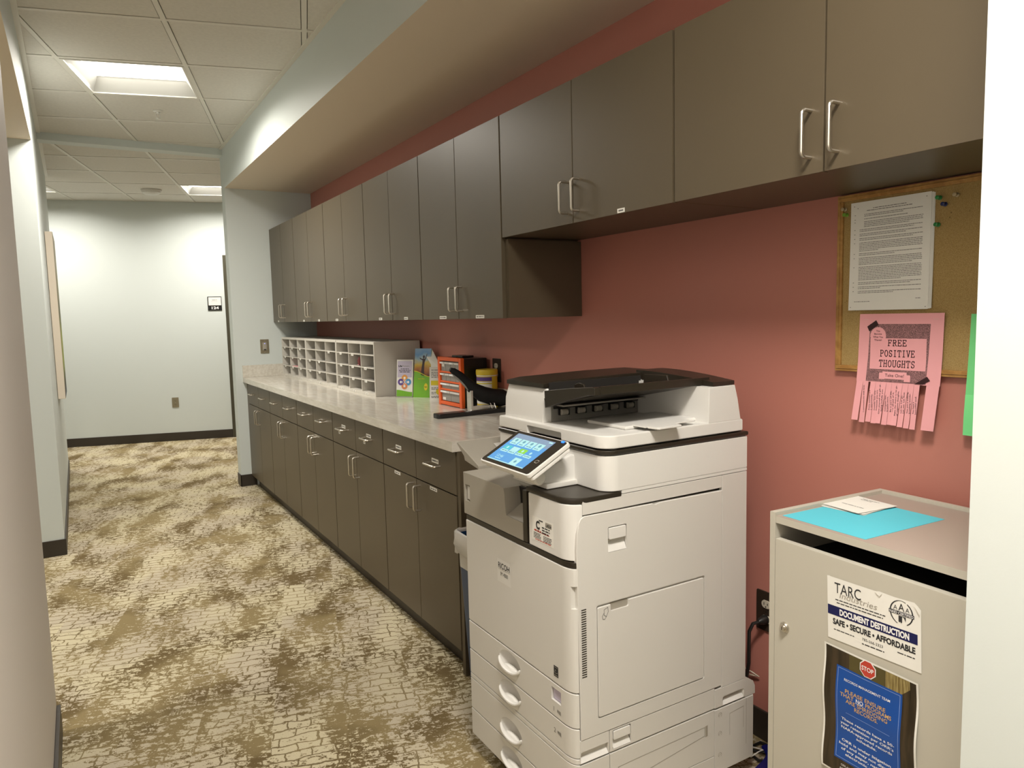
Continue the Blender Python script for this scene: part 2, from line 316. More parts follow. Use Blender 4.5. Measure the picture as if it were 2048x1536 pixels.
class MB:
    def __init__(s, M0=None): s.bm = bmesh.new(); s.M = M0 or Matrix.Identity(4); s.mi = 0; s.warp = None; s.bev = False
    def v(s, x, y, z):
        if s.warp: z = z + s.warp(x, y)
        return s.bm.verts.new(s.M @ Vector((x, y, z)))
    def f(s, vs_):
        try: fc = s.bm.faces.new(vs_); fc.material_index = s.mi; return fc
        except ValueError: return None
    def box(s, x0, x1, y0, y1, z0, z1, b=0.0, seg=2):
        x0, x1 = min(x0, x1), max(x0, x1); y0, y1 = min(y0, y1), max(y0, y1); z0, z1 = min(z0, z1), max(z0, z1)
        c = [s.v(x, y, z) for z in (z0, z1) for y in (y0, y1) for x in (x0, x1)]
        fs = [s.f([c[i] for i in q]) for q in ((0, 2, 3, 1), (4, 5, 7, 6), (0, 1, 5, 4), (2, 6, 7, 3), (0, 4, 6, 2), (1, 3, 7, 5))]
        if b > 0:
            s.bev = True; es = list({e for f_ in fs for e in f_.edges})
            r = bmesh.ops.bevel(s.bm, geom=es, offset=b, segments=seg, profile=0.5, affect='EDGES')
            for f_ in r['faces']: f_.material_index = s.mi
        return s
    def quad(s, u0, u1, v0, v1, n=0.0, nu=1, nv=1):
        g = [[s.v(u0 + (u1-u0)*i/nu, v0 + (v1-v0)*j/nv, n) for i in range(nu+1)] for j in range(nv+1)]
        for j in range(nv):
            for i in range(nu): s.f([g[j][i], g[j][i+1], g[j+1][i+1], g[j+1][i]])
        return s
    def poly(s, pts, n=0.0):
        s.f([s.v(x, y, n) for x, y in pts]); return s
    def prism(s, pts, n0, n1, b=0.0, seg=2, axis='z'):
        def mk(a, b_, n): return {'z': (a, b_, n), 'y': (a, n, b_), 'x': (n, a, b_)}[axis]
        lo = [s.v(*mk(a, b_, n0)) for a, b_ in pts]; hi = [s.v(*mk(a, b_, n1)) for a, b_ in pts]
        k = len(pts); fs = [s.f(lo[::-1]), s.f(hi)] + [s.f([lo[i], lo[(i+1) % k], hi[(i+1) % k], hi[i]]) for i in range(k)]
        fs = [q for q in fs if q]
        bmesh.ops.recalc_face_normals(s.bm, faces=fs)
        if b > 0:
            s.bev = True; es = list({e for f_ in fs[:2] for e in f_.edges})
            r = bmesh.ops.bevel(s.bm, geom=es, offset=b, segments=seg, profile=0.5, affect='EDGES')
            for f_ in r['faces']: f_.material_index = s.mi
        return s
    def tube(s, pts, r, n=8, closed=False, caps=True, flat=None):
        pts = [Vector(p) for p in pts]; rings = []; k = len(pts); up = None
        for i, p in enumerate(pts):
            a = pts[(i-1) % k] if (closed or i > 0) else p; b_ = pts[(i+1) % k] if (closed or i < k-1) else p
            t = (b_ - a).normalized()
            if up is None: up = Vector((0, 0, 1)) if abs(t.z) < 0.9 else Vector((1, 0, 0))
            sd = t.cross(up).normalized(); up = sd.cross(t).normalized()
            rr = r[i] if isinstance(r, (list, tuple)) else r
            fl = flat or (1, 1)
            rings.append([s.v(*(p + sd*math.cos(2*PI*j/n)*rr*fl[0] + up*math.sin(2*PI*j/n)*rr*fl[1])) for j in range(n)])
        for i in range(k if closed else k-1):
            A, B = rings[i], rings[(i+1) % k]
            for j in range(n): s.f([A[j], A[(j+1) % n], B[(j+1) % n], B[j]])
        if caps and not closed: s.f(rings[0][::-1]); s.f(rings[-1])
        return s
    def lathe(s, prof, cx=0, cy=0, n=24, cap=True, sx=1, sy=1):
        rings = [[s.v(cx + r*sx*math.cos(2*PI*j/n), cy + r*sy*math.sin(2*PI*j/n), z) for j in range(n)] for r, z in prof]
        for A, B in zip(rings, rings[1:]):
            for j in range(n): s.f([A[j], A[(j+1) % n], B[(j+1) % n], B[j]])
        if cap: s.f(rings[0][::-1]); s.f(rings[-1])
        return s
    def disc(s, cx, cy, r, n=0.0, k=28, a0=0.0, ry=None):
        return s.poly([(cx + r*math.cos(a0 + 2*PI*i/k), cy + (ry or r)*math.sin(a0 + 2*PI*i/k)) for i in range(k)], n)
    def ribbon(s, pts, w_, n=0.0):
        pts = [Vector((p[0], p[1], 0)) for p in pts]
        for a, b_ in zip(pts, pts[1:]):
            t = (b_ - a)
            if t.length < 1e-9: continue
            t.normalize(); sd = Vector((-t.y, t.x, 0))*w_/2; e = t*w_*0.25
            s.poly([tuple((a - e - sd)[:2]), tuple((b_ + e - sd)[:2]), tuple((b_ + e + sd)[:2]), tuple((a - e + sd)[:2])], n)
        return s
    def ellipsoid(s, c, r, nu=20, nv=12):
        rows = []
        for j in range(1, nv):
            ph = PI*j/nv
            rows.append([s.v(c[0] + r[0]*math.sin(ph)*math.cos(2*PI*i/nu), c[1] + r[1]*math.sin(ph)*math.sin(2*PI*i/nu), c[2] + r[2]*math.cos(ph)) for i in range(nu)])
        t = s.v(c[0], c[1], c[2] + r[2]); b_ = s.v(c[0], c[1], c[2] - r[2])
        for i in range(nu): s.f([t, rows[0][i], rows[0][(i+1) % nu]]); s.f([b_, rows[-1][(i+1) % nu], rows[-1][i]])
        for A, B in zip(rows, rows[1:]):
            for i in range(nu): s.f([A[i], B[i], B[(i+1) % nu], A[(i+1) % nu]])
        return s
    def text(s, string, u, v, h, w_=None, n=0.0, bold=0.0, align='l', rot=0.0, sp=1.0, shear=0.0):
        vs_, fs = text_mesh(string, bold, sp)
        if not vs_: return s
        x0 = min(p[0] for p in vs_); x1 = max(p[0] for p in vs_); y1 = 0.73
        kx = ky = h/y1
        if w_: kx = w_/(x1 - x0)
        wid = (x1 - x0)*kx
        off = {'l': 0, 'c': -wid/2, 'r': -wid}[align]
        c_, s_ = math.cos(rot), math.sin(rot); out = []
        for (x, y) in vs_:
            a = (x - x0)*kx + off + shear*y*ky; b_ = y*ky
            out.append(s.v(u + a*c_ - b_*s_, v + a*s_ + b_*c_, n))
        for q in fs: s.f([out[i] for i in q])
        return s
    def bars(s, u0, u1, v, h, n=0.0, seed=0, fill=1.0, rot=False):
        rd = random.Random(seed); x = u0
        end = u0 + (u1 - u0)*fill
        while x < end - h:
            L = min(rd.uniform(1.6, 6.5)*h, end - x); s.quad(x, x + L, v, v + h, n); x += L + h*0.8
        return s
    def build(s, name, mats, parent=None, smooth_a=35, props=None):
        if not isinstance(mats, (list, tuple)): mats = [mats]
        me = bpy.data.meshes.new(name)
        vs_ = s.bm.verts
        if parent is not None: Mi = WM[parent.name].inverted(); base = WM[parent.name]
        else:
            xs = [v.co for v in vs_]
            lo = Vector((min(v.x for v in xs), min(v.y for v in xs), min(v.z for v in xs))); hi = Vector((max(v.x for v in xs), max(v.y for v in xs), max(v.z for v in xs)))
            base = Matrix.Translation(Vector(((lo.x + hi.x)/2, (lo.y + hi.y)/2, lo.z))); Mi = base.inverted()
        for v in vs_: v.co = Mi @ v.co
        s.bm.normal_update(); s.bm.to_mesh(me); s.bm.free()
        for m_ in mats: me.materials.append(m_)
        if smooth_a:
            for p in me.polygons: p.use_smooth = True
            me.set_sharp_from_angle(angle=math.radians(smooth_a))
        o = bpy.data.objects.new(name, me); C.objects.link(o)
        if s.bev and smooth_a: wn = o.modifiers.new('weighted_normal', 'WEIGHTED_NORMAL'); wn.keep_sharp = True; wn.weight = 80
        if parent is not None: o.parent = parent
        else: o.matrix_world = base
        WM[o.name] = base.copy()
        for k, v in (props or {}).items(): o[k] = v
        return o
def thing(name, label, cat, loc, rotz=0.0, group=None):
    o = bpy.data.objects.new(name, None); C.objects.link(o); o.empty_display_size = 0.05
    m = Matrix.Translation(Vector(loc)) @ Matrix.Rotation(rotz, 4, 'Z'); o.matrix_world = m; WM[o.name] = m.copy()
    o['label'] = label; o['category'] = cat
    if group: o['group'] = group
    return o
def tag(o, label, cat, group=None):
    o['label'] = label; o['category'] = cat
    if group: o['group'] = group
    return o
def struct(name, mb, mats, smooth_a=0):
    o = mb.build(name, mats, smooth_a=smooth_a); o['kind'] = 'structure'; return o
def cut(o, mb):                               # carve a hole into an already built part
    me = bpy.data.meshes.new('cutter'); mb.bm.normal_update(); bmesh.ops.recalc_face_normals(mb.bm, faces=mb.bm.faces[:]); mb.bm.to_mesh(me); mb.bm.free()
    c = bpy.data.objects.new('cutter', me); C.objects.link(c); c.matrix_world = Matrix.Identity(4)
    t = bpy.data.objects.new('target', o.data.copy()); C.objects.link(t); t.matrix_world = WM[o.name]
    md = t.modifiers.new('cut', 'BOOLEAN'); md.operation = 'DIFFERENCE'; md.solver = 'EXACT'; md.object = c
    bpy.context.view_layer.update()
    new = bpy.data.meshes.new_from_object(t.evaluated_get(bpy.context.evaluated_depsgraph_get()))
    new.name = o.data.name; o.data = new
    for p in new.polygons: p.use_smooth = True
    new.set_sharp_from_angle(angle=math.radians(35))
    bpy.data.objects.remove(t); bpy.data.objects.remove(c)
def rrect(x0, x1, y0, y1, r, k=6):
    pts = []
    for cx, cy, a in ((x1-r, y1-r, 0), (x0+r, y1-r, 90), (x0+r, y0+r, 180), (x1-r, y0+r, 270)):
        for i in range(k+1):
            t = math.radians(a + 90*i/k); pts.append((cx + r*math.cos(t), cy + r*math.sin(t)))
    return pts
def arc(cx, cy, rx, ry, a0, a1, k=16):
    return [(cx + rx*math.cos(math.radians(a0 + (a1-a0)*i/k)), cy + ry*math.sin(math.radians(a0 + (a1-a0)*i/k))) for i in range(k+1)]

FW = frame((XW, 0, 0), (0, -1, 0), (0, 0, 1))              # pink wall: u = -y, v = z, n out into the room
FSIDE = lambda y: frame((0, y, 0), (1, 0, 0), (0, 0, 1))   # faces the camera: u = x, v = z
FFRONT = lambda x: frame((x, 0, 0), (0, -1, 0), (0, 0, 1)) # faces the corridor: u = -y, v = z
FFAR = frame(W(0, DF, 0), (ct, -st, 0), (0, 0, 1))         # far wall: u = a, v = z
FLEFT = frame((XL, 0, 0), (0, 1, 0), (0, 0, 1))            # left wall: u = y

# ================================================================== the setting
RH = Matrix.Rotation(-TH, 4, 'Z')
def floor_and_ceiling():
    mb = MB(); mb.quad(-5.5, 4.5, -4.0, 11.0, 0.0)
    me = bpy.data.meshes.new('floor'); mb.bm.to_mesh(me); mb.bm.free(); me.materials.append(M['carpet'])
    o = bpy.data.objects.new('floor', me); C.objects.link(o); o.matrix_world = RH; o['kind'] = 'structure'; WM['floor'] = RH.copy()
    # ceiling: lay-in tiles in a T-bar grid, holes where the lights are
    a_l = [0.055 + 0.621*k for k in range(-9, 7)]; d_l = [3.755 + 0.6155*k for k in range(-12, 12)]
    lights = [(a, d) for a, d, e in LAMPS]
    mb = MB(RH); h = 0.012; g = 0.0035
    for i in range(len(a_l)-1):
        for j in range(len(d_l)-1):
            a0, a1, d0, d1 = a_l[i], a_l[i+1], d_l[j], d_l[j+1]
            if any(a0 < la < a1 and d0 < ld < d1 for la, ld in lights): continue
            mb.mi = 1; mb.box(a0+h+g, a1-h-g, d0+h+g, d1-h-g, ZC+0.002, ZC+0.016)
            mb.mi = 2; mb.quad(a0, a1, d0, d1, ZC+0.018)
    mb.mi = 0
    for a in a_l: mb.box(a-h, a+h, d_l[0], d_l[-1], ZC-0.001, ZC+0.006)
    for i in range(len(a_l)-1):
        for d in d_l: mb.box(a_l[i]+h, a_l[i+1]-h, d-h, d+h, ZC-0.001, ZC+0.006)
    struct('ceiling', mb, [M['tbar'], M['tile'], M['gplas2']])
floor_and_ceiling()

def walls():
    e = 0.02
    b = MB(); b.box(XW, XW+0.14, -2.5, YE+WT, 0, 2.85); struct('wall_right', b, M['pink'])
    b = MB(); b.box(XE, XW, YE, YE+WT, 0, ZS); struct('wall_wing_far', b, M['pale'])
    b = MB(); b.box(XE, XW, -2.5, YR, 0, ZS); struct('wall_wing_near', b, M['pale'])
    b = MB(); b.box(XE, XW, -2.5, YE+WT, ZS, 2.85); o = struct('wall_soffit', b, [M['pale'], M['bounce']]); o.data.polygons[0].material_index = 1
    T = 0.16
    b = MB(); b.box(XL-T, XL, -2.5, YNEAR, 0, 2.85); struct('wall_left_near', b, M['bounce_wall'])
    b = MB(); b.box(XL-T, XL, YNEAR, YCOL, 2.44, 2.85); o = struct('wall_left_header', b, [M['pale'], M['bounce']]); o.data.polygons[0].material_index = 1
    b = MB(); b.box(XL-T, XL, YCOL, YLEND, 0, 2.85); struct('wall_left_far', b, M['pale'])
    b = MB(FFAR); b.box(-4.5, -0.918, 0, 2.85, -0.14, 0); b.box(-0.918, 0.05, 2.16, 2.85, -0.14, 0); b.box(0.05, 2.5, 0, 2.85, -0.14, 0); struct('wall_far', b, M['pale'])
    b = MB(); b.box(-3.2, -3.06, -2.5, 11.0, 0, 2.85); struct('wall_side_room', b, M['pale'])
    b = MB(); b.box(-3.2, 1.95, -2.64, -2.5, 0, 2.85); struct('wall_back', b, M['pale'])
    b = MB(); b.box(XL, XE, YE+0.015, YE+0.135, 2.712, 2.85); struct('trim_1', b, M['pale'])       # shallow drop across the corridor
    # ceiling edge angle along the walls
    b = MB(); b.box(XL, XL+0.024, -2.4, YE+0.015, ZC-0.006, ZC+0.004); struct('trim_2', b, M['tbar'])
    b = MB(); b.box(XL, XL+0.024, YE+0.135, YLEND, ZC-0.006, ZC+0.004); struct('trim_3', b, M['tbar'])
    b = MB(); b.box(XE-0.024, XE, -2.4, YE+0.015, ZC-0.006, ZC+0.004); struct('trim_4', b, M['tbar'])
    # rubber base
    t = 0.008
    b = MB(); b.box(XE-t, XD+0.04, YE-t, YE, 0, BB, 0.002); b.box(XE-t, XE, YE-t, YE+WT, 0, BB, 0.002); struct('baseboard_wing', b, M['base'])
    b = MB(); b.box(XL-T, XL+t, YCOL-t, YCOL, 0, BB, 0.002); b.box(XL, XL+t, YCOL, YLEND, 0, BB, 0.002); struct('baseboard_left_far', b, M['base'])
    b = MB(); b.box(XL, XL+t+0.004, -2.4, YNEAR+t, 0, BB, 0.002); b.box(XL-T, XL, YNEAR, YNEAR+t, 0, BB, 0.002); struct('baseboard_left_near', b, M['base'])
    b = MB(FFAR); b.box(-4.0, -0.92, 0, BB, 0, t, 0.002); struct('baseboard_far', b, M['base'])
    b = MB(); b.box(XW-t, XW, YR, YN, 0, BB, 0.002); struct('baseboard_right', b, M['base'])
    b = MB(); b.box(XE-t, XE, -2.4, YR+t, 0, BB, 0.002); struct('baseboard_near', b, M['base'])
    # door at the right end of the far wall
    b = MB(FFAR)
    b.box(-0.918, -0.865, 0, 2.16, -0.12, 0.02, 0.003); b.box(0.0, 0.05, 0, 2.16, -0.12, 0.02, 0.003); b.box(-0.865, 0.0, 2.11, 2.16, -0.12, 0.02, 0.003)
    d = struct('door_1', b, M['doorframe'])
    b = MB(FFAR); b.box(-0.862, -0.003, 0.01, 2.107, -0.07, -0.025, 0.002); b.build('door_leaf', M['oak'], d)
    b = MB(FFAR); b.tube([(-0.80, 0.97, -0.025), (-0.80, 0.97, 0.03), (-0.68, 0.97, 0.03)], 0.009); b.build('door_handle', M['nickel'], d)
walls()

# ------------------------------------------------------------------ ceiling fixtures
def troffer(a, d, label):
    t = thing('ceiling_light', label, 'ceiling light', W(a, d, ZC), -TH, 'recessed ceiling lights')
    Mx = Matrix.Translation(W(a, d, 0)) @ RH
    A, D = 0.299, 0.296
    b = MB(Mx); k = 0.012
    for q in ((-A, A, -D, -D+k), (-A, A, D-k, D), (-A, -A+k, -D+k, D-k), (A-k, A, -D+k, D-k)): b.box(*q, ZC-0.002, ZC+0.006)
    b.build('frame', M['tbar'], t)
    b = MB(Mx); z1 = ZC+0.085; hw = 0.195
    for s_ in (-1, 1):
        prof = [(D-k, ZC+0.004), (hw+0.012, ZC+0.066), (hw, ZC+0.072)]
        for (d0, z0), (d1, z1_) in zip(prof, prof[1:]):
            b.f([b.v(-A+k, s_*d0, z0), b.v(A-k, s_*d0, z0), b.v(A-k, s_*d1, z1_), b.v(-A+k, s_*d1, z1_)])
    for s_ in (-1, 1):
        b.f([b.v(s_*(A-k), -D+k, ZC+0.004), b.v(s_*(A-k), D-k, ZC+0.004), b.v(s_*(A-k-0.045), D-k-0.02, ZC+0.07), b.v(s_*(A-k-0.045), -D+k+0.02, ZC+0.07)])
    b.quad(-A, A, -D, D, ZC+0.09)
    b.build('reflector', M['reflector'], t)
    b = MB(Mx); pts = [(-hw + 2*hw*i/10, ZC+0.072-0.022*math.sin(PI*i/10)) for i in range(11)]
    for (d0, z0), (d1, z1_) in zip(pts, pts[1:]): b.f([b.v(-A+0.05, d0, z0), b.v(A-0.05, d0, z0), b.v(A-0.05, d1, z1_), b.v(-A+0.05, d1, z1_)])
    b.build('lens', M['lens'], t)
TLAB = ['lit square ceiling light nearest the long soffit, in front of the sprinkler head', 'lit square ceiling light farther down the hall, partly hidden by the corner',
        'lit square ceiling light above the copier end of the corridor', 'unseen fill light added in the side room', 'lit square ceiling light at the far side passage', 'unseen fill light added behind the camera']
for (a, d, e), lb in zip(LAMPS, TLAB): troffer(a, d, lb)

def sprinkler():
    p = W(-0.873, 5.318, ZC); t = thing('sprinkler_head', 'white fire sprinkler head hanging from a ceiling tile behind the nearer light', 'sprinkler', p)
    b = MB(Matrix.Translation(p)); b.lathe([(0.03, 0.002), (0.03, -0.004), (0.014, -0.010), (0.012, -0.003)], n=20); b.build('escutcheon', M['wplas'], t)
    b = MB(Matrix.Translation(p)); b.lathe([(0.009, 0), (0.009, -0.018), (0.006, -0.02)], n=12)
    for s_ in (-1, 1): b.tube([(s_*0.008, 0, -0.018), (s_*0.013, 0, -0.028), (s_*0.010, 0, -0.042), (0, 0, -0.05)], 0.0025, 6)
    b.build('body', M['wplas'], t)
    b = MB(Matrix.Translation(p)); b.lathe([(0.016, -0.050), (0.016, -0.053), (0.004, -0.056)], n=16); b.build('deflector', M['wplas'], t)
sprinkler()
def detector():
    p = W(-1.492, 8.387, ZC); t = thing('smoke_detector', 'round white smoke detector on the far ceiling tiles', 'smoke detector', p)
    b = MB(Matrix.Translation(p)); b.lathe([(0.10, 0.004), (0.10, -0.010), (0.094, -0.016)], n=28); b.build('base', M['wplas2'], t)
    b = MB(Matrix.Translation(p)); b.lathe([(0.092, -0.016), (0.086, -0.032), (0.062, -0.048), (0.03, -0.055), (0.004, -0.056)], n=28); b.build('dome', M['wplas'], t)
detector()

# ------------------------------------------------------------------ cabinets
def u_handle(name, parent, p0, p1, out, r=0.0043):
    p0, p1, out = Vector(p0), Vector(p1), Vector(out); ax = (p1 - p0).normalized(); rr = 0.011; pts = [p0]
    L = out.length; on = out.normalized(); c0 = p0 + on*(L-rr) + ax*rr; c1 = p1 + on*(L-rr) - ax*rr
    for i in range(6):
        t = PI/2*i/5; pts.append(c0 - ax*rr*math.cos(t) + on*rr*math.sin(t))
    for i in range(6):
        t = PI/2*i/5; pts.append(c1 + ax*rr*math.sin(t) + on*rr*math.cos(t))
    pts.append(p1); b = MB(); b.tube(pts, r, 10); return b.build(name, M['nickel'], parent)
def tape(parent, x, yc, zc, w_, h, seed):
    b = MB(FFRONT(x)); b.box(-yc-w_/2, -yc+w_/2, zc-h/2, zc+h/2, 0, 0.0006); b.mi = 1; b.bars(-yc-w_/2+0.006, -yc+w_/2-0.006, zc-h*0.18, h*0.36, 0.0009, seed)
    return b.build('name_label', [M['label'], M['greyink']], parent, smooth_a=0, props={'label': 'small white name label'})

def base_cabinet(y0, y1, label, drawer_tags, under_tags, door_tags, end=False):
    ym = (y0+y1)/2; g = 0.002
    t = thing('base_cabinet', label, 'cabinet', (1.5, ym, 0), 0, 'dark brown base cabinets under the counter')
    b = MB(); b.box(XD+0.021, XW-0.01, y0+0.0005, y1-0.0005, 0.088, 0.872); b.build('body', M['laminner'], t)
    b = MB(); b.box(1.236, 1.256, y0, y1, 0, 0.088); b.build('toe_kick', M['base'], t)
    if end:
        b = MB(); b.box(XD+0.003, XW-0.012, y0-0.024, y0, 0.0, 0.873, 0.001); b.build('end_panel', M['lam'], t)
    for i, (a, c) in enumerate(((y0, ym), (ym, y1))):
        b = MB(); b.box(XD, XD+0.02, a+(g if i else 0.0035), c-(0.0035 if i else g), 0.7025, 0.866, 0.0012); d = b.build('drawer', M['lam'], t)
        yc = (a+c)/2
        u_handle('handle', d, (XD, yc-0.051, 0.792), (XD, yc+0.051, 0.792), (-0.031, 0, 0))
        if drawer_tags: tape(d, XD, yc-0.004, 0.806, 0.062, 0.017, int(a*100))
        if under_tags: tape(d, XD-0.027, yc-0.016, 0.779, 0.026, 0.013, int(a*77))
        b = MB(); b.box(XD, XD+0.02, a+(g if i else 0.0035), c-(0.0035 if i else g), 0.091, 0.6975, 0.0012); o = b.build('door', M['lam'], t)
        yh = ym-0.034 if i == 0 else ym+0.034
        u_handle('handle', o, (XD, yh, 0.571), (XD, yh, 0.676), (-0.031, 0, 0))
        if door_tags: tape(o, XD, yc+0.02, 0.687, 0.066, 0.013, int(a*55))
BY = [2.401, 3.160, 3.930, 4.690, 5.450, 6.212]
BL = ['dark brown base cabinet nearest the copier, with white labels on both doors', 'dark brown base cabinet second from the copier, white tags hanging at its drawer pulls',
      'dark brown base cabinet in the middle of the row of five', 'dark brown base cabinet next to last before the far wing wall', 'dark brown base cabinet at the far end, against the wing wall']
for i in range(5): base_cabinet(BY[i], BY[i+1], BL[i], i < 2, i == 1, i == 0, end=(i == 0))
b = MB(); b.box(XD+0.004, XD+0.022, BY[5], YE, 0.088, 0.872); tag(b.build('filler_strip', M['lam']), 'narrow dark brown filler strip between the last base cabinet and wing wall', 'filler strip')

def upper_cabinet(y0, y1, z0, label, tags, end=False):
    ym = (y0+y1)/2; g = 0.002; z1 = 2.133
    grp = 'tall dark brown wall cabinets' if z0 < 1.5 else 'short dark brown wall cabinets above the copier'
    t = thing('wall_cabinet', label, 'cabinet', (1.62, ym, z0), 0, grp)
    b = MB(); b.box(XU+0.021, XW-0.002, y0+0.0005, y1-0.0005, z0+0.002, z1-0.002); b.build('body', M['lam'], t)
    if end:
        b = MB(); b.box(XU+0.016, XW-0.002, y0-0.022, y0-0.001, z0+0.001, 1.668); b.build('end_panel', M['lam'], t)
    for i, (a, c) in enumerate(((y0, ym), (ym, y1))):
        b = MB(); b.box(XU, XU+0.019, a+(g if i else 0.0035), c-(0.0035 if i else g), z0, z1, 0.0012); d = b.build('door', M['lam'], t)
        yh = ym-0.034 if i == 0 else ym+0.034
        u_handle('handle', d, (XU, yh, z0+0.036), (XU, yh, z0+0.138), (-0.032, 0, 0))
        if tags[i]: tape(d, XU, tags[i][0], z0+0.0085, tags[i][1], 0.013, int(a*31))
UY = [2.446, 3.213, 3.983, 4.752, 5.518, 6.272]
UT = [((2.637, 0.072), (2.988, 0.070)), ((3.419, 0.046), (3.775, 0.046)), (None, (4.547, 0.05)), ((4.945, 0.036), (5.326, 0.036)), (None, (6.098, 0.03))]
UL = ['tall dark brown wall cabinet next to the short ones, its side panel showing', 'tall dark brown wall cabinet second from the short ones, two labels at its bottom edge', 'tall dark brown wall cabinet in the middle of the five',
      'tall dark brown wall cabinet next to last before the wing wall', 'tall dark brown wall cabinet at the far end against the wing wall']
for i in range(5): upper_cabinet(UY[i], UY[i+1], 1.3635, UL[i], UT[i], end=(i == 0))
upper_cabinet(1.5055, 2.444, 1.6735, 'short dark brown wall cabinet above the copier, one small label at its lower edge', ((1.729, 0.034), None))
upper_cabinet(0.570, 1.504, 1.6735, 'short dark brown wall cabinet above the cork board, cut off by the near wall', (None, None))

def countertop():
    t = thing('countertop', 'long speckled beige laminate countertop over the base cabinets', 'countertop', (1.48, 4.3, 0.874))
    b = MB(); b.box(XC, XW-0.001, YN, YE-0.001, 0.874, 0.914, 0.0015); b.build('slab', M['counter'], t)
    b = MB(); b.box(XC, XW-0.001, YE-0.02, YE-0.0005, 0.9142, 1.014, 0.0015); tag(b.build('side_splash', M['counter']), 'beige laminate splash board on the wing wall at the counter end', 'splash board')
    b = MB(); b.box(XW-0.019, XW-0.0005, YN, YE-0.021, 0.9142, 1.014, 0.0015); tag(b.build('back_splash', M['counter']), 'low beige laminate splash board along the pink wall behind the counter things', 'splash board')
countertop()

# ------------------------------------------------------------------ literature sorters
def sorter(y0, y1, label, skip, extra=()):
    x0, x1, z0, z1 = 1.489, 1.782, 0.914, 1.238
    t = thing('literature_sorter', label, 'paper sorter', ((x0+x1)/2, (y0+y1)/2, z0), 0, 'grey compartment sorters on the counter')
    b = MB(); s_ = 0.011
    b.box(x0, x1, y0, y0+s_, z0, z1, 0.001); b.box(x0, x1, y1-s_, y1, z0, z1, 0.001); b.box(x0, x1, y0+s_, y1-s_, z1-0.016, z1, 0.001); b.box(x0, x1, y0+s_, y1-s_, z0, z0+0.018, 0.001)
    b.build('case', M['sortm'], t)
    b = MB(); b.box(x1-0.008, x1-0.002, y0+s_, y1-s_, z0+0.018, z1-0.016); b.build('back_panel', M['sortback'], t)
    cw = (y1-y0-2*s_)/3
    for k in (1, 2):
        b = MB(); yc = y0+s_+cw*k; b.box(x0+0.003, x1-0.01, yc-0.0035, yc+0.0035, z0+0.018, z1-0.016); b.build('divider', M['sortm'], t)
    rows = [1.081-0.0765, 1.081, 1.1585]
    for j, zr in enumerate(rows):
        for k in range(3):
            ya, yb = y0+s_+cw*k+0.004, y0+s_+cw*(k+1)-0.004
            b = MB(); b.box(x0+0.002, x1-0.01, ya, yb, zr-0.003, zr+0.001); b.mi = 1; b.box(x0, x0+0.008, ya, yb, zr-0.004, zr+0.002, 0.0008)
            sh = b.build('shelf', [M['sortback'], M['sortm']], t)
            if (j, k) not in skip:
                yc = (ya+yb)/2 + 0.03
                b = MB(FFRONT(x0-0.0005)); b.box(-yc-0.022, -yc+0.022, zr-0.014, zr+0.002, 0, 0.0006); b.mi = 1; b.quad(-yc-0.006, -yc+0.006, zr-0.009, zr-0.004, 0.0009)
                b.build('number_tag', [M['label'], M['greyink']], sh, smooth_a=0)
    for k in range(3):
        if (3, k) in skip: continue
        yc = y0+s_+cw*(k+0.5)+0.02
        b = MB(FFRONT(x0-0.0005)); b.box(-yc-0.022, -yc+0.022, z0+0.003, z0+0.015, 0, 0.0006); b.mi = 1; b.quad(-yc-0.006, -yc+0.006, z0+0.006, z0+0.011, 0.0009)
        b.build('number_tag', [M['label'], M['greyink']], t, smooth_a=0)
    return t
sorter(4.042, 4.765, 'grey twelve-slot paper sorter beside the brochures, a dark bundle in one slot', {(2, 0)})
sorter(4.771, 5.515, 'grey twelve-slot paper sorter between the two others, several slots without labels', {(2, 1), (2, 2), (1, 0), (0, 0), (3, 0)})
sorter(5.521, 6.255, 'grey twelve-slot paper sorter in the corner by the side splash', set())
b = MB(); b.tube([(1.492, 4.335, 1.108), (1.51, 4.338, 1.112), (1.58, 4.345, 1.108), (1.66, 4.35, 1.104)], [0.014, 0.028, 0.024, 0.012], 10, flat=(0.7, 1.2)); b.tube([(1.495, 4.318, 1.092), (1.50, 4.33, 1.13), (1.56, 4.345, 1.138)], [0.006, 0.012, 0.008], 8)
tag(b.build('rolled_cloth', M['maroon']), 'dark maroon bundle stuffed in a slot of the nearest sorter', 'bundle')
b = MB(); b.box(1.495, 1.72, 5.79, 5.96, 1.0065, 1.0095); tag(b.build('pink_sheet', M['pinkpaper']), 'pink sheet lying in a slot of the farthest sorter', 'paper')
b = MB(); b.box(1.53, 1.74, 4.325, 4.47, 1.0825, 1.0855); tag(b.build('pink_sheet', M['pinkpaper']), 'pink sheet beside the maroon bundle in the nearest sorter', 'paper')

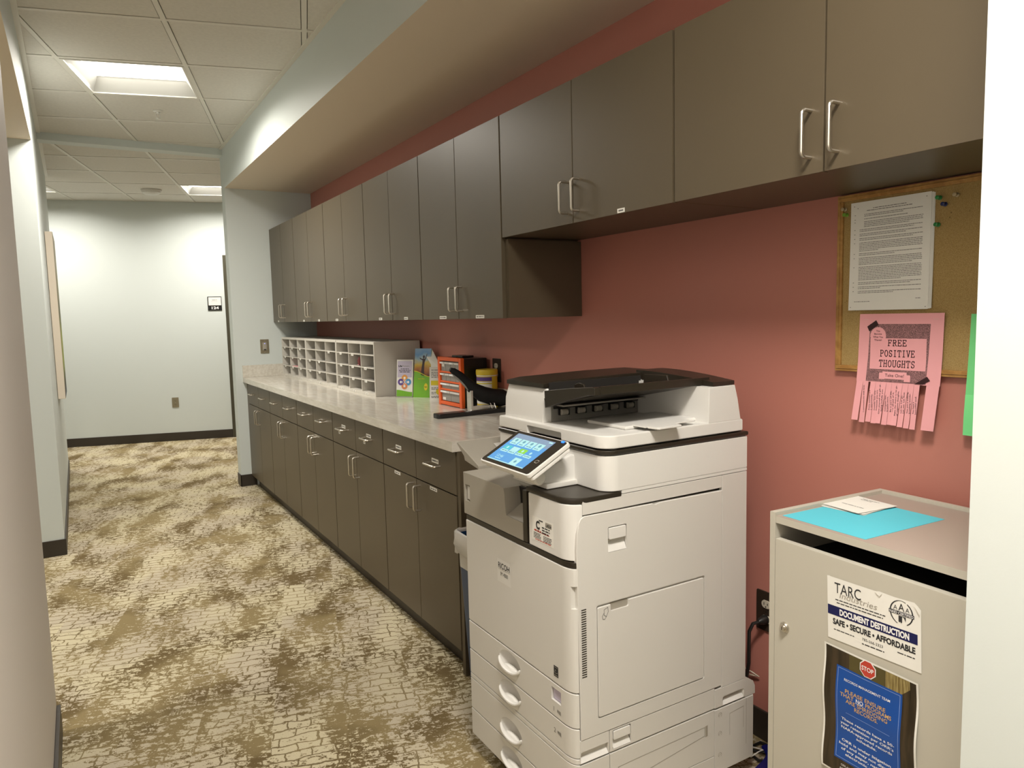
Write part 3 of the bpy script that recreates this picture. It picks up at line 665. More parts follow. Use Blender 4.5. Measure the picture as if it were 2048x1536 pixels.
# ------------------------------------------------------------------ things on the counter
def wave(u0, u1, v0, amp, k=12, ph=0.0): return [(u0 + (u1-u0)*i/k, v0 + amp*math.cos(PI*i/k + ph)) for i in range(k+1)]
def life_holder():
    p0 = Vector((1.584, 3.965, 0.914)); p1 = Vector((1.655, 3.883, 0.914)); R = (p1-p0).normalized(); nrm = R.cross(Vector((0, 0, 1)))
    tilt = math.radians(7); U = Vector((0, 0, 1))*math.cos(tilt) - nrm*math.sin(tilt)
    Fm = frame(p0, R, U); Wd = (p1-p0).length; Ht = 0.219
    t = thing('brochure_holder', 'clear stand of white brochures with four coloured circles, against the sorter', 'brochure holder', (p0+p1)/2)
    b = MB(Fm); b.box(0.002, Wd-0.002, 0.002, Ht, -0.012, -0.0005, 0.0006); br = b.build('brochure', M['paper'], t)
    b = MB(Fm); b.mi = 0; b.quad(0.008, Wd-0.008, 0.115, Ht-0.008, 0.0)
    b.mi = 1; b.poly([(0.004, 0.004), (Wd-0.004, 0.004)] + wave(Wd-0.004, 0.004, 0.036, -0.006), 0.0002)
    cx, cy, r = Wd*0.5, 0.088, 0.021
    for i, (mi, a) in enumerate(((2, 90), (3, 0), (4, 270), (5, 180))):
        ox, oy = cx + 0.0235*math.cos(math.radians(a)), cy + 0.0235*math.sin(math.radians(a))
        b.mi = mi; b.disc(ox, oy, r*0.93, 0.0003 + 0.0001*i); b.mi = 6; b.disc(ox, oy, r*0.33, 0.0009)
        b.ribbon(arc(cx, cy, 0.012, 0.012, a-40, a+40, 6), 0.002, 0.001)
    b.mi = 7; b.text('Life', 0.014, 0.176, 0.012, 0.022, 0.0004, bold=0.03); b.mi = 8; b.text('Matters', 0.037, 0.176, 0.012, 0.046, 0.0004)
    b.mi = 7; b.bars(0.028, Wd-0.028, 0.163, 0.0035, 0.0004, 3); b.bars(0.018, Wd-0.018, 0.154, 0.004, 0.0004, 4); b.bars(0.022, Wd-0.022, 0.145, 0.004, 0.0004, 5)
    b.build('cover_print', [M['lilac'], M['leafgreen'], M['circorange'], M['circblue'], M['circred'], M['purple'], M['whiteink'], M['ink'], M['gplas2']], br, smooth_a=0)
    b = MB(Fm); b.box(-0.001, Wd+0.001, 0, 0.003, -0.016, 0.006, 0.0005); b.box(-0.002, Wd+0.002, 0.0, 0.20, -0.0155, -0.0135, 0.0004); b.build('stand', M['clear'], t)
life_holder()
def green_holder():
    p0 = Vector((1.655, 3.878, 0.914)); p1 = Vector((1.7185, 3.79, 0.914)); R = (p1-p0).normalized(); nrm = R.cross(Vector((0, 0, 1)))
    tilt = math.radians(9); U = Vector((0, 0, 1))*math.cos(tilt) - nrm*math.sin(tilt); Fm = frame(p0, R, U); Wd = (p1-p0).length; Ht = 0.285
    t = thing('leaflet_stand', 'tall green leaflet with a person raising both arms at sunset, on easel stand', 'leaflet', (p0+p1)/2)
    b = MB(Fm); b.box(0, Wd, 0, Ht, -0.005, -0.0005, 0.0005); pn = b.build('panel', M['leafgreen'], t)
    b = MB(Fm); b.poly([(0, Ht), (0, 0.150)] + wave(0, Wd, 0.135, 0.016) + [(Wd, Ht)], 0.0); b.build('sky_print', sky_print_mat(0.13, 0.285), pn, smooth_a=0)
    b = MB(Fm); b.mi = 0
    body = [(0.045, 0.132), (0.048, 0.170), (0.052, 0.198), (0.053, 0.215), (0.036, 0.224), (0.032, 0.231), (0.036, 0.231), (0.050, 0.224), (0.056, 0.226), (0.058, 0.228), (0.066, 0.224), (0.073, 0.236), (0.081, 0.255), (0.083, 0.254), (0.077, 0.234), (0.071, 0.216), (0.067, 0.205), (0.066, 0.185), (0.066, 0.150), (0.067, 0.124)]
    b.poly(body, 0.0004); b.disc(0.0605, 0.236, 0.0068, 0.0004, ry=0.0088)
    b.mi = 1; b.ribbon(wave(0, Wd, 0.137, 0.016), 0.004, 0.0006); b.text('benefits', 0.03, 0.106, 0.007, 0.042, 0.0004, bold=0.01)
    b.mi = 1; b.disc(0.082, 0.062, 0.012, 0.0004, ry=0.021); b.mi = 2; b.text('EAP', 0.082, 0.058, 0.007, 0.016, 0.0008, align='c', bold=0.02)
    b.build('cover_print', [M['silh'], M['ylwprint'], M['ink']], pn, smooth_a=0)
    b = MB(Fm); b.prism([(Wd-0.012, Ht-0.004), (Wd, Ht-0.004), (Wd, 0.0), (Wd-0.012, 0.0)], -0.0075, -0.0055); b.build('back_sheet', M['paper'], t)
    b = MB(); q = Fm @ Vector((Wd, Ht-0.005, -0.006)); q2 = Fm @ Vector((0.01, Ht-0.005, -0.006)); r1 = Vector((1.778, 3.735, 1.08)); 
    dv = Vector((0.010, 0.010, 0)); r2 = Vector((1.765, 3.80, 0.915)); r3 = Vector((1.778, 3.72, 0.915))
    for off in (0.0,):
        A = [b.bm.verts.new(x) for x in (q, r1, r3, r2, q2)]; B2 = [b.bm.verts.new(x + Vector((0.0018, 0.0018, 0))) for x in (q, r1, r3, r2, q2)]
        b.f(A); b.f(B2[::-1])
        for i in range(5): b.f([A[i], A[(i+1) % 5], B2[(i+1) % 5], B2[i]])
    bmesh.ops.recalc_face_normals(b.bm, faces=b.bm.faces[:])
    b.build('easel_back', M['paper'], t, smooth_a=0)
green_holder()
def leaflet():
    p0 = Vector((1.672, 3.684, 0.914)); p1 = Vector((1.735, 3.627, 0.914)); R = (p1-p0).normalized(); nrm = R.cross(Vector((0, 0, 1)))
    tilt = math.radians(5); U = Vector((0, 0, 1))*math.cos(tilt) - nrm*math.sin(tilt); Fm = frame(p0, R, U); Wd = (p1-p0).length; Ht = 0.184
    b = MB(Fm); b.box(0, Wd, 0, Ht, -0.006, 0, 0.0005); t = b.build('leaflet', M['paper']); tag(t, 'white leaflet with yellow blocks squeezed beside the orange organizer', 'leaflet')
    b = MB(Fm); b.mi = 0; b.quad(0.008, Wd-0.004, 0.082, 0.108, 0.0004); b.disc(0.055, 0.046, 0.018, 0.0004)
    b.mi = 1
    for i, (v, e) in enumerate(((0.165, 0.6), (0.152, 0.75), (0.143, 0.7), (0.134, 0.72), (0.125, 0.6), (0.066, 0.9), (0.058, 0.85), (0.040, 0.4), (0.032, 0.35), (0.018, 0.9), (0.012, 0.95))): b.bars(0.010, 0.010+(Wd-0.014)*e, v, 0.0038, 0.0004, 40+i)
    b.mi = 2; b.poly([(0.055, 0.112), (0.064, 0.112), (0.068, 0.145), (0.062, 0.172), (0.056, 0.15)], 0.0004)
    b.build('cover_print', [M['ylwprint'], M['greyink'], M['lilac']], t, smooth_a=0)
leaflet()
def organizer():
    x0, x1, ya, yb, z0, z1 = 1.635, 1.782, 3.205, 3.475, 0.914, 1.168
    t = thing('drawer_organizer', 'orange and black small-parts organizer with clear drawers, behind the stapler', 'organizer', ((x0+x1)/2, (ya+yb)/2, z0))
    b = MB(); b.box(x0+0.012, x1, ya+0.004, yb-0.004, z0+0.006, z1-0.004, 0.006); b.box(x0+0.05, x1-0.03, ya+0.09, yb-0.06, z1-0.004, z1+0.006, 0.003); b.build('case', M['bplas'], t)
    Fm = FFRONT(x0); u0, u1 = -yb, -ya
    R0 = [(z1-0.078, z1-0.022, 4), (z1-0.128, z1-0.082, 4), (z0+0.085, z1-0.133, 2), (z0+0.022, z0+0.081, 2)]
    b = MB(Fm); b.box(u0, u0+0.026, z0, z1, -0.014, 0.006, 0.003); b.box(u1-0.026, u1, z0, z1, -0.014, 0.006, 0.003)
    b.box(u0+0.026, u1-0.026, z1-0.020, z1, -0.014, 0.006, 0.003); b.box(u0+0.026, u1-0.026, z0+0.004, z0+0.022, -0.014, 0.006, 0.003)
    for z in (z1-0.080, z1-0.1305, z0+0.083): b.box(u0+0.026, u1-0.026, z-0.0025, z+0.006, -0.014, 0.004, 0.001)
    b.build('front_frame', M['orange'], t)
    for zz0, zz1, k in R0:
        w_ = (u1-u0-0.052)/k
        for i in range(k):
            a = u0+0.026+w_*i; b = MB(Fm); b.box(a+0.001, a+w_-0.001, zz0+0.003, zz1-0.003, -0.012, -0.003, 0.001); d = b.build('drawer', M['clear'], t)
            b = MB(Fm); b.box(a+0.003, a+w_-0.003, zz1-0.014, zz1-0.004, -0.002, 0.007, 0.001)
            if (i + k) % 2 == 0: b.mi = 1; b.box(a+0.004, a+w_*0.7, zz1-0.013, zz1-0.005, 0.0072, 0.0078); 
            b.build('pull', [M['wplas2'], M['whiteink']], d)
    b = MB(Fm); b.box(u0+0.038, u0+0.072, z0+0.028, z0+0.042, -0.0028, -0.0022); b.box(u0+0.036, u0+0.064, z1-0.052, z1-0.032, -0.0028, -0.0022); b.build('name_label', M['label'], t, smooth_a=0)
organizer()
def wipes():
    cx, cy = 1.732, 3.125
    t = thing('wipes_canister', 'yellow wipes canister with purple and white label, behind the stapler', 'canister', (cx, cy, 0.914)); Mx = Matrix.Translation((cx, cy, 0.914))
    b = MB(Mx); b.lathe([(0.050, 0), (0.052, 0.004), (0.052, 0.168), (0.050, 0.171)], n=32); b.build('body', M['yellow'], t)
    b = MB(Mx); b.lathe([(0.0535, 0.171), (0.0545, 0.174), (0.0545, 0.192), (0.052, 0.198), (0.03, 0.199)], n=32); b.mi = 0; b.build('lid', M['yellow'], t)
    b = MB(Mx); b.lathe([(0.0528, 0.166), (0.0528, 0.174)], n=32, cap=False); b.build('seal_ring', M['paper'], t)
    b = MB(Mx); a0, a1 = math.radians(160), math.radians(268)
    def band(z0, z1, mi, r=0.0524, a0=a0, a1=a1):
        b.mi = mi; k = 12; P_ = [(r*math.cos(a0+(a1-a0)*i/k), r*math.sin(a0+(a1-a0)*i/k)) for i in range(k+1)]
        for (xa, ya), (xb, yb) in zip(P_, P_[1:]): b.f([b.v(xa, ya, z0), b.v(xb, yb, z0), b.v(xb, yb, z1), b.v(xa, ya, z1)])
    band(0.03, 0.140, 0); band(0.143, 0.162, 1); band(0.128, 0.133, 2, 0.0527)
    for i in range(4): band(0.098, 0.112, 3, 0.0527, a0+0.2+0.4*i, a0+0.38+0.4*i)
    for i in range(4): band(0.080-0.010*i, 0.084-0.010*i, 3, 0.0527, a0+0.2, a1-0.25-0.05*i)
    b.build('wrap_label', [M['paper'], M['purple'], M['ylwprint'], M['greyink']], t)
wipes()
def stapler():
    t = thing('heavy_duty_stapler', 'long black heavy-duty stapler with raised lever on the counter', 'stapler', (1.56, 2.99, 0.914))
    y = 2.985
    b = MB(); b.prism(rrect(1.378, 1.772, y-0.030, y+0.030, 0.016), 0.914, 0.935, 0.004); b.build('base', M['bplas'], t)
    b = MB()
    P_ = [(1.462, 1.134, 0.009), (1.478, 1.126, 0.015), (1.51, 1.104, 0.018), (1.545, 1.072, 0.022), (1.58, 1.036, 0.030), (1.625, 1.008, 0.038), (1.68, 0.990, 0.040), (1.73, 0.982, 0.042), (1.760, 0.975, 0.032), (1.774, 0.970, 0.014)]
    b.tube([(p[0], y, p[1]) for p in P_], [p[2] for p in P_], 14, flat=(0.8, 1.0)); b.build('lever', M['bmatte'], t)
    b = MB(); b.tube([(1.475, y-0.003, 1.108), (1.515, y-0.003, 1.075), (1.552, y-0.003, 1.035)], [0.003, 0.006, 0.006], 8); b.build('lever_spring', M['gplas2'], t)
    b = MB(); b.box(1.556, 1.566, y-0.022, y+0.022, 0.935, 1.03, 0.001); b.box(1.566, 1.60, y-0.02, y+0.02, 0.936, 0.957, 0.001); b.box(1.60, 1.685, y-0.016, y+0.016, 0.938, 0.953, 0.001); b.build('magazine', M['chrome'], t)
    b = MB(); b.tube([(1.665, y-0.024, 0.937), (1.655, y-0.026, 0.965), (1.675, y-0.026, 0.965), (1.685, y-0.024, 0.937)], 0.0025, 6); b.build('latch', M['chrome'], t)
    b = MB(); b.box(1.535, 1.575, y-0.018, y+0.018, 0.9352, 0.9385, 0.001); b.build('anvil', M['chrome'], t)
stapler()
b = MB(Matrix.Translation((1.725, 2.84, 0.914)) @ Matrix.Rotation(0.5, 4, 'Z')); b.box(-0.035, 0.045, -0.02, 0.02, 0, 0.012, 0.003); tag(b.build('staple_remover', M['bplas']), 'small black gadget on the counter half hidden by the copier', 'desk gadget')

# ------------------------------------------------------------------ wall plates, outlets, room sign
def outlet(name, Fm, u, v, w_, h, pm, label, sm=None):
    t = thing(name, label, 'outlet', (Fm @ Vector((u, v-h/2, 0))))
    b = MB(Fm); b.prism(rrect(u-w_/2, u+w_/2, v-h/2, v+h/2, 0.004, 3), 0.0, 0.006, 0.0015); b.build('plate', pm, t)
    for s_ in (-1, 1):
        vc = v+s_*h*0.19; b = MB(Fm); b.prism([(u+0.017*math.cos(a), vc+0.0145*max(-0.86, min(0.86, math.sin(a)))) for a in [2*PI*i/24 for i in range(24)]], 0.004, 0.0085, 0.0006); so = b.build('socket', sm or M['socket'], t)
        b = MB(Fm); b.quad(u-0.008, u-0.0055, vc-0.003, vc+0.006, 0.0089); b.quad(u+0.0055, u+0.008, vc-0.002, vc+0.005, 0.0089); b.disc(u, vc-0.008, 0.0025, 0.0089, 10); b.build('slots', M['gap'], so, smooth_a=0)
    b = MB(Fm); b.disc(u, v, 0.003, 0.0064, 12); b.build('screw', M['nickel'], t, smooth_a=0)
    return t
outlet('wall_outlet', FW, -3.143, 1.102, 0.078, 0.118, M['brownplate'], 'dark brown duplex outlet on the pink wall above the counter')
outlet('wall_outlet', FW, -1.475, 0.428, 0.078, 0.128, M['brownplate'], 'dark brown outlet low on the pink wall with a black plug in it')
outlet('wall_outlet', FFAR, -1.530, 0.453, 0.072, 0.116, M['plate'], 'metal plated outlet low on the far wall', M['plate'])
def switch_plate():
    Fm = FSIDE(YE); u, v = 1.353, 1.165; t = thing('switch_plate', 'steel switch plate with grey sensor on the wing wall above counter', 'switch', (u, YE, v-0.059))
    b = MB(Fm); b.prism(rrect(u-0.035, u+0.035, v-0.059, v+0.059, 0.004, 3), 0, 0.005, 0.0012); b.build('plate', M['plate'], t)
    b = MB(Fm); b.box(u-0.017, u+0.017, v-0.033, v+0.033, 0.003, 0.010, 0.002); b.build('sensor', M['gplas'], t)
    b = MB(Fm); b.disc(u, v+0.024, 0.0035, 0.0105, 12); b.build('indicator', M['led2'], t, smooth_a=0)
    b = MB(Fm); b.box(u-0.010, u+0.010, v-0.031, v-0.024, 0.0095, 0.0115, 0.001); b.build('lens', M['bplas'], t)
    for s_ in (-1, 1): b = MB(Fm); b.disc(u, v+s_*0.049, 0.0035, 0.0054, 12); b.build('screw', M['chrome'], t, smooth_a=0)
switch_plate()
def room_sign():
    u0, u1, v0, v1 = -1.111, -0.957, 1.516, 1.679
    t = thing('room_sign', 'black and white room sign reading 124 on the far wall', 'sign', W((u0+u1)/2, DF, v0))
    b = MB(FFAR); b.prism(rrect(u0, u1, v0, v1, 0.004, 3), 0, 0.008, 0.001); b.build('plaque', M['bplas'], t)
    b = MB(FFAR); b.quad(u0+0.010, u1-0.006, v0+0.060, v1-0.008, 0.0084); ins = b.build('insert', M['paper'], t, smooth_a=0)
    b = MB(FFAR); b.mi = 0; b.text('Suite D', (u0+u1)/2, 1.636, 0.009, 0.052, 0.0088, align='c', bold=0.015); b.mi = 1; b.bars(u0+0.04, u1-0.04, 1.620, 0.004, 0.0088, 5); b.build('small_print', [M['ink'], M['lilac']], ins, smooth_a=0)
    b = MB(FFAR); b.text('124', (u0+u1)/2+0.004, v0+0.016, 0.031, 0.078, 0.0088, align='c', bold=0.03); b.build('lettering', M['whiteink'], t, smooth_a=0)
room_sign()
def canvas_art():
    t = thing('canvas_picture', 'thick canvas landscape painting hung on the left hallway wall, seen edge-on', 'picture', (XL, 6.5, 0.85))
    b = MB(); b.box(XL+0.002, XL+0.049, 6.165, 6.86, 0.848, 2.048, 0.003); b.build('stretcher', M['canvasside'], t)
    b = MB(FLEFT); b.quad(6.167, 6.858, 0.850, 2.046, 0.0496); b.build('painting', M['canvas'], t, smooth_a=0)
canvas_art()

# ------------------------------------------------------------------ copier
KX = 0.985
def fy(y): return y*KX
def fz(z): return H + (z-H)*KX
def copier():
    XF, YS, YL, XB = KX, 1.385, fy(1.974), 1.60
    t = thing('copier', 'large white multifunction copier with tilted touch screen beside the counter', 'copier', (1.30, 1.66, 0))
    Ff = FFRONT(XF); Fs = FSIDE(YS)
    def front_prof(xb, xe=1.004, ry=0.042):
        rx = xe - XF
        p = [(xb, YS+0.0135), (xe, YS+0.0135), (xe, YS)] + [(xe - rx*math.sin(math.radians(a)), YS + ry - ry*math.cos(math.radians(a))) for a in range(15, 91, 15)]
        p += [(XF, YL-0.012), (XF+0.012, YL), (xb, YL)]
        return p
    b = MB(); b.box(1.0365, XB-0.002, YS+0.0125, YL-0.002, 0.06, 0.897); b.build('inner_frame', M['gap'], t)
    # --- trays in the front
    zt = [fz(0.424), fz(0.331), fz(0.2515), fz(0.135), fz(0.049)]
    spec = [(zt[1]+0.0014, zt[0]-0.0016, 1.003), (zt[2]+0.001, zt[1]-0.0014, 1.003), (zt[3]+0.0014, fz(0.236)-0.0014, 1.003), (zt[4], zt[3]-0.0014, 1.003)]
    hz = [0.378, 0.288, 0.172, 0.083]
    for k, (z0, z1, xe) in enumerate(spec):
        b = MB(); b.prism(front_prof(1.035), z0, z1, 0.0012, 1); tr = b.build('paper_tray', M['wplas2'], t)
        yc, zc = fy(1.716), fz(hz[k]) + 0.006; ry, rz = 0.059, 0.031
        c = MB(Ff); c.ellipsoid((-yc, zc, 0.006), (ry, rz, 0.030), 28, 14); cut(tr, c)
        b = MB(Ff); n = 18; pts = [(-yc + (ry-0.004)*math.cos(a), zc - 0.001 + rz*0.72*math.sin(a), 0.001 + 0.004*math.sin(-a)) for a in [PI + PI*i/n for i in range(n+1)]]
        b.tube(pts, [0.003 + 0.004*math.sin(PI*i/n) for i in range(n+1)], 10, flat=(0.9, 1.25)); b.ellipsoid((-yc, zc-0.028, -0.006), (ry*0.80, 0.017, 0.0125), 24, 12)
        b.build('handle', M['wplas'], tr)
        if k < 2:
            b = MB(Ff); u = -fy(1.481); zz = fz(0.352 if k == 0 else 0.295)
            b.text('12'[k], u-0.012, zz-0.006, 0.013, None, 0.0006, bold=0.01)
            for q in range(4): b.quad(u+0.004+0.0042*q, u+0.0072+0.0042*q, zz-0.006+0.001*(3-q), zz+0.004, 0.0006)
            b.build('tray_number', M['gplas2'], tr, smooth_a=0)
        if k == 0:
            c = MB(Ff); c.box(-fy(1.503), -fy(1.459), fz(0.374), fz(0.409), -0.012, 0.01); cut(tr, c)
            b = MB(Ff); b.box(-fy(1.5015), -fy(1.4605), fz(0.3755), fz(0.4075), -0.0115, -0.006); b.build('gauge_window', M['lilac'], tr)
    b = MB(); b.prism(front_prof(1.035), fz(0.2365), zt[2]-0.001, 0.001, 1); b.build('tray_divider', M['wplas2'], t)
    # --- front door
    b = MB(); b.prism(front_prof(1.04), zt[0]+0.0015, fz(0.7465), 0.0025, 2); fd = b.build('front_door', M['wplas2'], t)
    c = MB(); c.box(0.99, 1.02, YS-0.01, YS+0.011, 0.655, 0.712); cut(fd, c)
    b = MB(Ff); u0, u1, v0, v1 = -fy(1.772), -fy(1.697), fz(0.610), fz(0.678)
    b.mi = 0; b.quad(u0, u1, v0, v1, 0.0004); b.mi = 1; b.text('RICOH', u0+0.006, v1-0.026, 0.017, 0.062, 0.0008, bold=0.015); b.text('IM 4000', u0+0.018, v0+0.020, 0.012, 0.040, 0.0008); b.mi = 2; b.quad(u0+0.004, u1-0.004, v0+0.0375, v0+0.0385, 0.0007)
    b.build('badge', [M['wplas'], M['ink'], M['gplas']], fd, smooth_a=0)
    b = MB(Ff); u = -fy(1.479); v = fz(0.458); b.quad(u-0.010, u+0.010, v-0.014, v+0.014, 0.0005); b.mi = 1; b.text('energy', u, v+0.001, 0.006, 0.0165, 0.0009, 'c') if False else None
    b.ribbon(arc(u, v+0.001, 0.008, 0.006, 200, 340, 8), 0.0012, 0.0009); b.quad(u-0.008, u+0.008, v-0.011, v-0.0095, 0.0009); b.quad(u-0.008, u+0.008, v+0.010, v+0.0112, 0.0009); b.text('e', u-0.004, v, 0.007, None, 0.0009); b.build('energy_sticker', [M['ink'], M['gplas']], fd, smooth_a=0)
    # --- dark band
    b = MB(); b.prism([(x+0.002, y+0.0005) for x, y in front_prof(1.04)], fz(0.7475), fz(0.7625), 0.001, 1); b.build('dark_band', M['dplas'], t)
    # --- grey unit on the left with the open notch
    zb, ztp = fz(0.7645), 0.902
    ya, yb_, yn = fy(1.6275), fy(1.718), fy(1.742)
    prof = [(-YL, zb), (-ya, zb), (-ya, fz(0.814)), (-yb_+0.004, fz(0.816)), (-yb_, fz(0.824)), (-yb_-0.004, fz(0.875)), (-yb_-0.009, fz(0.890)), (-yn-0.004, ztp), (-YL, ztp)]
    b = MB(Ff); b.prism(prof, -0.42, 0.0, 0.002, 2); gu = b.build('grey_front_unit', M['gplas'], t)
    b = MB(Ff); b.box(-yb_-0.02, -ya+0.012, fz(0.814), ztp-0.004, -0.12, -0.085); b.prism([(-0.085, fz(0.860)), (-0.003, fz(0.8145)), (-0.085, fz(0.8145))], -yb_+0.002, -ya, axis='z') if False else None
    b.f([b.v(-yb_+0.003, fz(0.8155), -0.002), b.v(-ya, fz(0.8145), -0.002), b.v(-ya, fz(0.862), -0.085), b.v(-yb_+0.003, fz(0.862), -0.085)])
    b.box(-yb_-0.03, -ya+0.01, ztp-0.012, ztp, -0.42, -0.06, 0.001); b.build('notch_lining', M['gplas'], gu)
    c = MB(Ff); c.box(-fy(1.964), -fy(1.932), fz(0.807), fz(0.858), -0.012, 0.01); cut(gu, c)
    b = MB(Ff); b.box(-fy(1.956), -fy(1.940), fz(0.812), fz(0.853), -0.0115, -0.004, 0.001); b.build('slide_grip', M['wplas2'], gu)
    b = MB(Ff); b.box(-ya+0.001, -fy(1.606), zb, 0.913, -0.03, -0.001, 0.001); b.build('dark_strip', M['dplas'], t)
    # --- white block on the right, dark cover on top
    xe2 = 1.021
    pf = [(1.15, YS+0.0135), (xe2, YS+0.0135), (xe2, YS)] + [(xe2 - (xe2-XF)*math.sin(math.radians(a)), YS+0.048-0.048*math.cos(math.radians(a))) for a in range(15, 91, 15)] + [(XF, fy(1.600)-0.006), (XF+0.006, fy(1.600)), (1.15, fy(1.600))]
    b = MB(); b.prism(pf, zb, 0.9135, 0.003, 2); wb = b.build('white_front_unit', M['wplas'], t)
    pc = [(1.143, YS-0.001), (xe2+0.012, YS-0.001)] + [(xe2+0.012 - (xe2+0.014-XF)*math.sin(math.radians(a)), YS+0.05-0.051*math.cos(math.radians(a))) for a in range(15, 91, 15)] + [(XF-0.002, fy(1.602)), (1.143, fy(1.602))]
    b = MB(); b.prism(pc, 0.9145, 0.929, 0.004, 2); b.build('dark_cover', M['dplas'], wb)
    b = MB(Ff); u0, u1, v0, v1 = -fy(1.578), -fy(1.479), fz(0.783), fz(0.8475)
    b.mi = 0; b.quad(u0, u1, v0, v1, 0.0004); b.mi = 1; b.text('C', u0+0.018, v1-0.030, 0.021, 0.018, 0.0008, bold=0.05); b.bars(u0+0.032, u0+0.054, v1-0.008, 0.003, 0.0008, 2)
    b.mi = 2; b.quad(u0+0.062, u1-0.008, v1-0.018, v1-0.005, 0.0006); b.mi = 1; b.text('L4024', u0+0.064, v1-0.016, 0.008, 0.025, 0.0009, bold=0.01)
    for i in range(3): b.bars(u0+0.046, u1-0.016, v1-0.0235-0.0068*i, 0.0032, 0.0008, 60+i)
    for i in range(4):
        b.bars(u0+0.007, u0+0.042, v0+0.020-0.0040*i, 0.0018, 0.0008, 70+i, 0.95-0.1*(i == 1)); b.bars(u0+0.052, u1-0.008, v0+0.019-0.0040*i, 0.0018, 0.0008, 80+i)
    b.mi = 3; b.bars(u0+0.010, u0+0.042, v1-0.0375, 0.0042, 0.0008, 90); b.bars(u0+0.018, u1-0.018, v0+0.0255, 0.0022, 0.0008, 91); b.bars(u0+0.014, u1-0.012, v0+0.0035, 0.0022, 0.0008, 92)
    b.build('service_sticker', [M['paper'], M['ink'], M['gplas'], M['redprint']], wb, smooth_a=0)
    # --- scanner section
    def corner_prof(xf, xb, ys, yl, r, rb=0.004):
        return [(xb, ys)] + [(xf + r - r*math.sin(math.radians(a)), ys + r - r*math.cos(math.radians(a))) for a in range(0, 91, 15)] + [(xf, yl-rb), (xf+rb, yl), (xb, yl)]
    b = MB(); b.prism(corner_prof(1.095, XB, YS, 1.905, 0.042), 0.9300, 1.0205, 0.003, 2); b.box(1.146, XB, YS, YS+0.02, 0.9225, 0.9300); b.box(1.12, XB-0.004, YS+0.01, 1.89, 0.92, 0.95); b.build('scanner_housing', M['wplas'], t)
    b = MB(); b.prism(corner_prof(1.099, XB-0.003, YS+0.003, 1.902, 0.04), 1.0205, 1.0225); b.prism(corner_prof(1.091, XB+0.002, YS-0.002, 1.907, 0.044), 1.0225, 1.034, 0.002, 1); b.build('seam_band', M['dplas'], t)
    # --- document lid and feeder
    b = MB(); b.prism(corner_prof(1.092, 1.582, YS+0.001, 1.902, 0.044), 1.0375, 1.071, 0.004, 2); lid = b.build('document_lid', M['wplas'], t)
    c = MB(FFRONT(1.092)); c.prism(rrect(-1.742, -1.570, 1.036, 1.0595, 0.006, 4), -0.022, 0.02); cut(lid, c)
    b = MB(); b.box(1.20, 1.452, YS+0.05, 1.60, 1.071, 1.081, 0.004); b.build('output_bed', M['wplas'], lid)
    b = MB(); b.box(1.115, 1.58, YS+0.004, 1.88, 1.0355, 1.0372); b.build('lid_gasket', M['gap'], lid)
    # feeder block
    b = MB()
    prof = [(1.108, 1.069), (1.111, 1.128), (1.124, 1.166), (1.57, 1.172), (1.575, 1.069)]
    b.prism(prof, 1.680, 1.893, 0.006, 3, axis='y'); fb = b.build('feeder_housing', M['wplas'], t)
    b = MB(); b.prism([(1.114, 1.168), (1.114, 1.180), (1.16, 1.186), (1.40, 1.191), (1.575, 1.191), (1.577, 1.170)], 1.684, 1.888, 0.003, 2, axis='y'); b.build('feeder_cover', M['dplas'], fb)
    b = MB(); b.box(1.135, 1.45, 1.6755, 1.681, 1.072, 1.165); b.build('output_face', M['gplas2'], fb)
    b = MB(); b.box(1.14, 1.45, 1.673, 1.6755, 1.108, 1.116); b.build('exit_slot', M['gap'], fb)
    for i in range(5):
        x = 1.170 + 0.060*i
        b = MB(); b.box(x-0.014, x+0.018, 1.662, 1.676, 1.089, 1.108, 0.001); ho = b.build('roller_mount', M['bplas'], fb)
        b = MB(Matrix.Translation((x-0.004, 1.660, 1.099)) @ Matrix.Rotation(PI/2, 4, 'Y')); b.lathe([(0.0085, -0.010), (0.0085, 0.010)], n=14); b.build('roller', M['gplas'], ho)
    b = MB(); b.box(1.128, 1.46, 1.671, 1.679, 1.124, 1.1835); b.build('feed_mouth', M['gap'], fb)
    b = MB(); b.box(1.15, 1.455, 1.64, 1.674, 1.116, 1.121, 0.001); b.build('under_plate', M['gplas'], fb)
    # rear housing and its dark cover, arched
    b = MB(); b.prism([(1.450, 1.069), (1.452, 1.168), (1.552, 1.168), (1.564, 1.128), (1.576, 1.069)], YS+0.001, 1.70, 0.003, 2, axis='y'); rh = b.build('rear_housing', M['wplas'], t)
    b = MB(); n = 12
    for i in range(n):
        ya_, yb2 = YS+0.006 + (1.70-YS)*i/n, YS+0.006 + (1.70-YS)*(i+1)/n
        za, zb2 = [1.180 + 0.018*math.sin(PI*0.5*k/n) for k in (i, i+1)]
        x0, x1 = 1.472, 1.578; xa_, xb2 = x1-0.024*(1-i/n)**2, x1-0.024*(1-(i+1)/n)**2
        v = [b.v(x0, ya_, 1.169), b.v(xa_, ya_, 1.169), b.v(xa_, ya_, za), b.v(x0, ya_, za), b.v(x0, yb2, 1.169), b.v(xb2, yb2, 1.169), b.v(xb2, yb2, zb2), b.v(x0, yb2, zb2)]
        b.f([v[3], v[2], v[6], v[7]]); b.f([v[0], v[3], v[7], v[4]]); b.f([v[1], v[5], v[6], v[2]]); b.f([v[0], v[4], v[5], v[1]])
        if i == 0: b.f([v[0], v[1], v[2], v[3]])
        if i == n-1: b.f([v[4], v[7], v[6], v[5]])
    bmesh.ops.remove_doubles(b.bm, verts=b.bm.verts[:], dist=1e-5); bmesh.ops.recalc_face_normals(b.bm, faces=b.bm.faces[:])
    b.build('rear_cover', M['dplas'], rh)
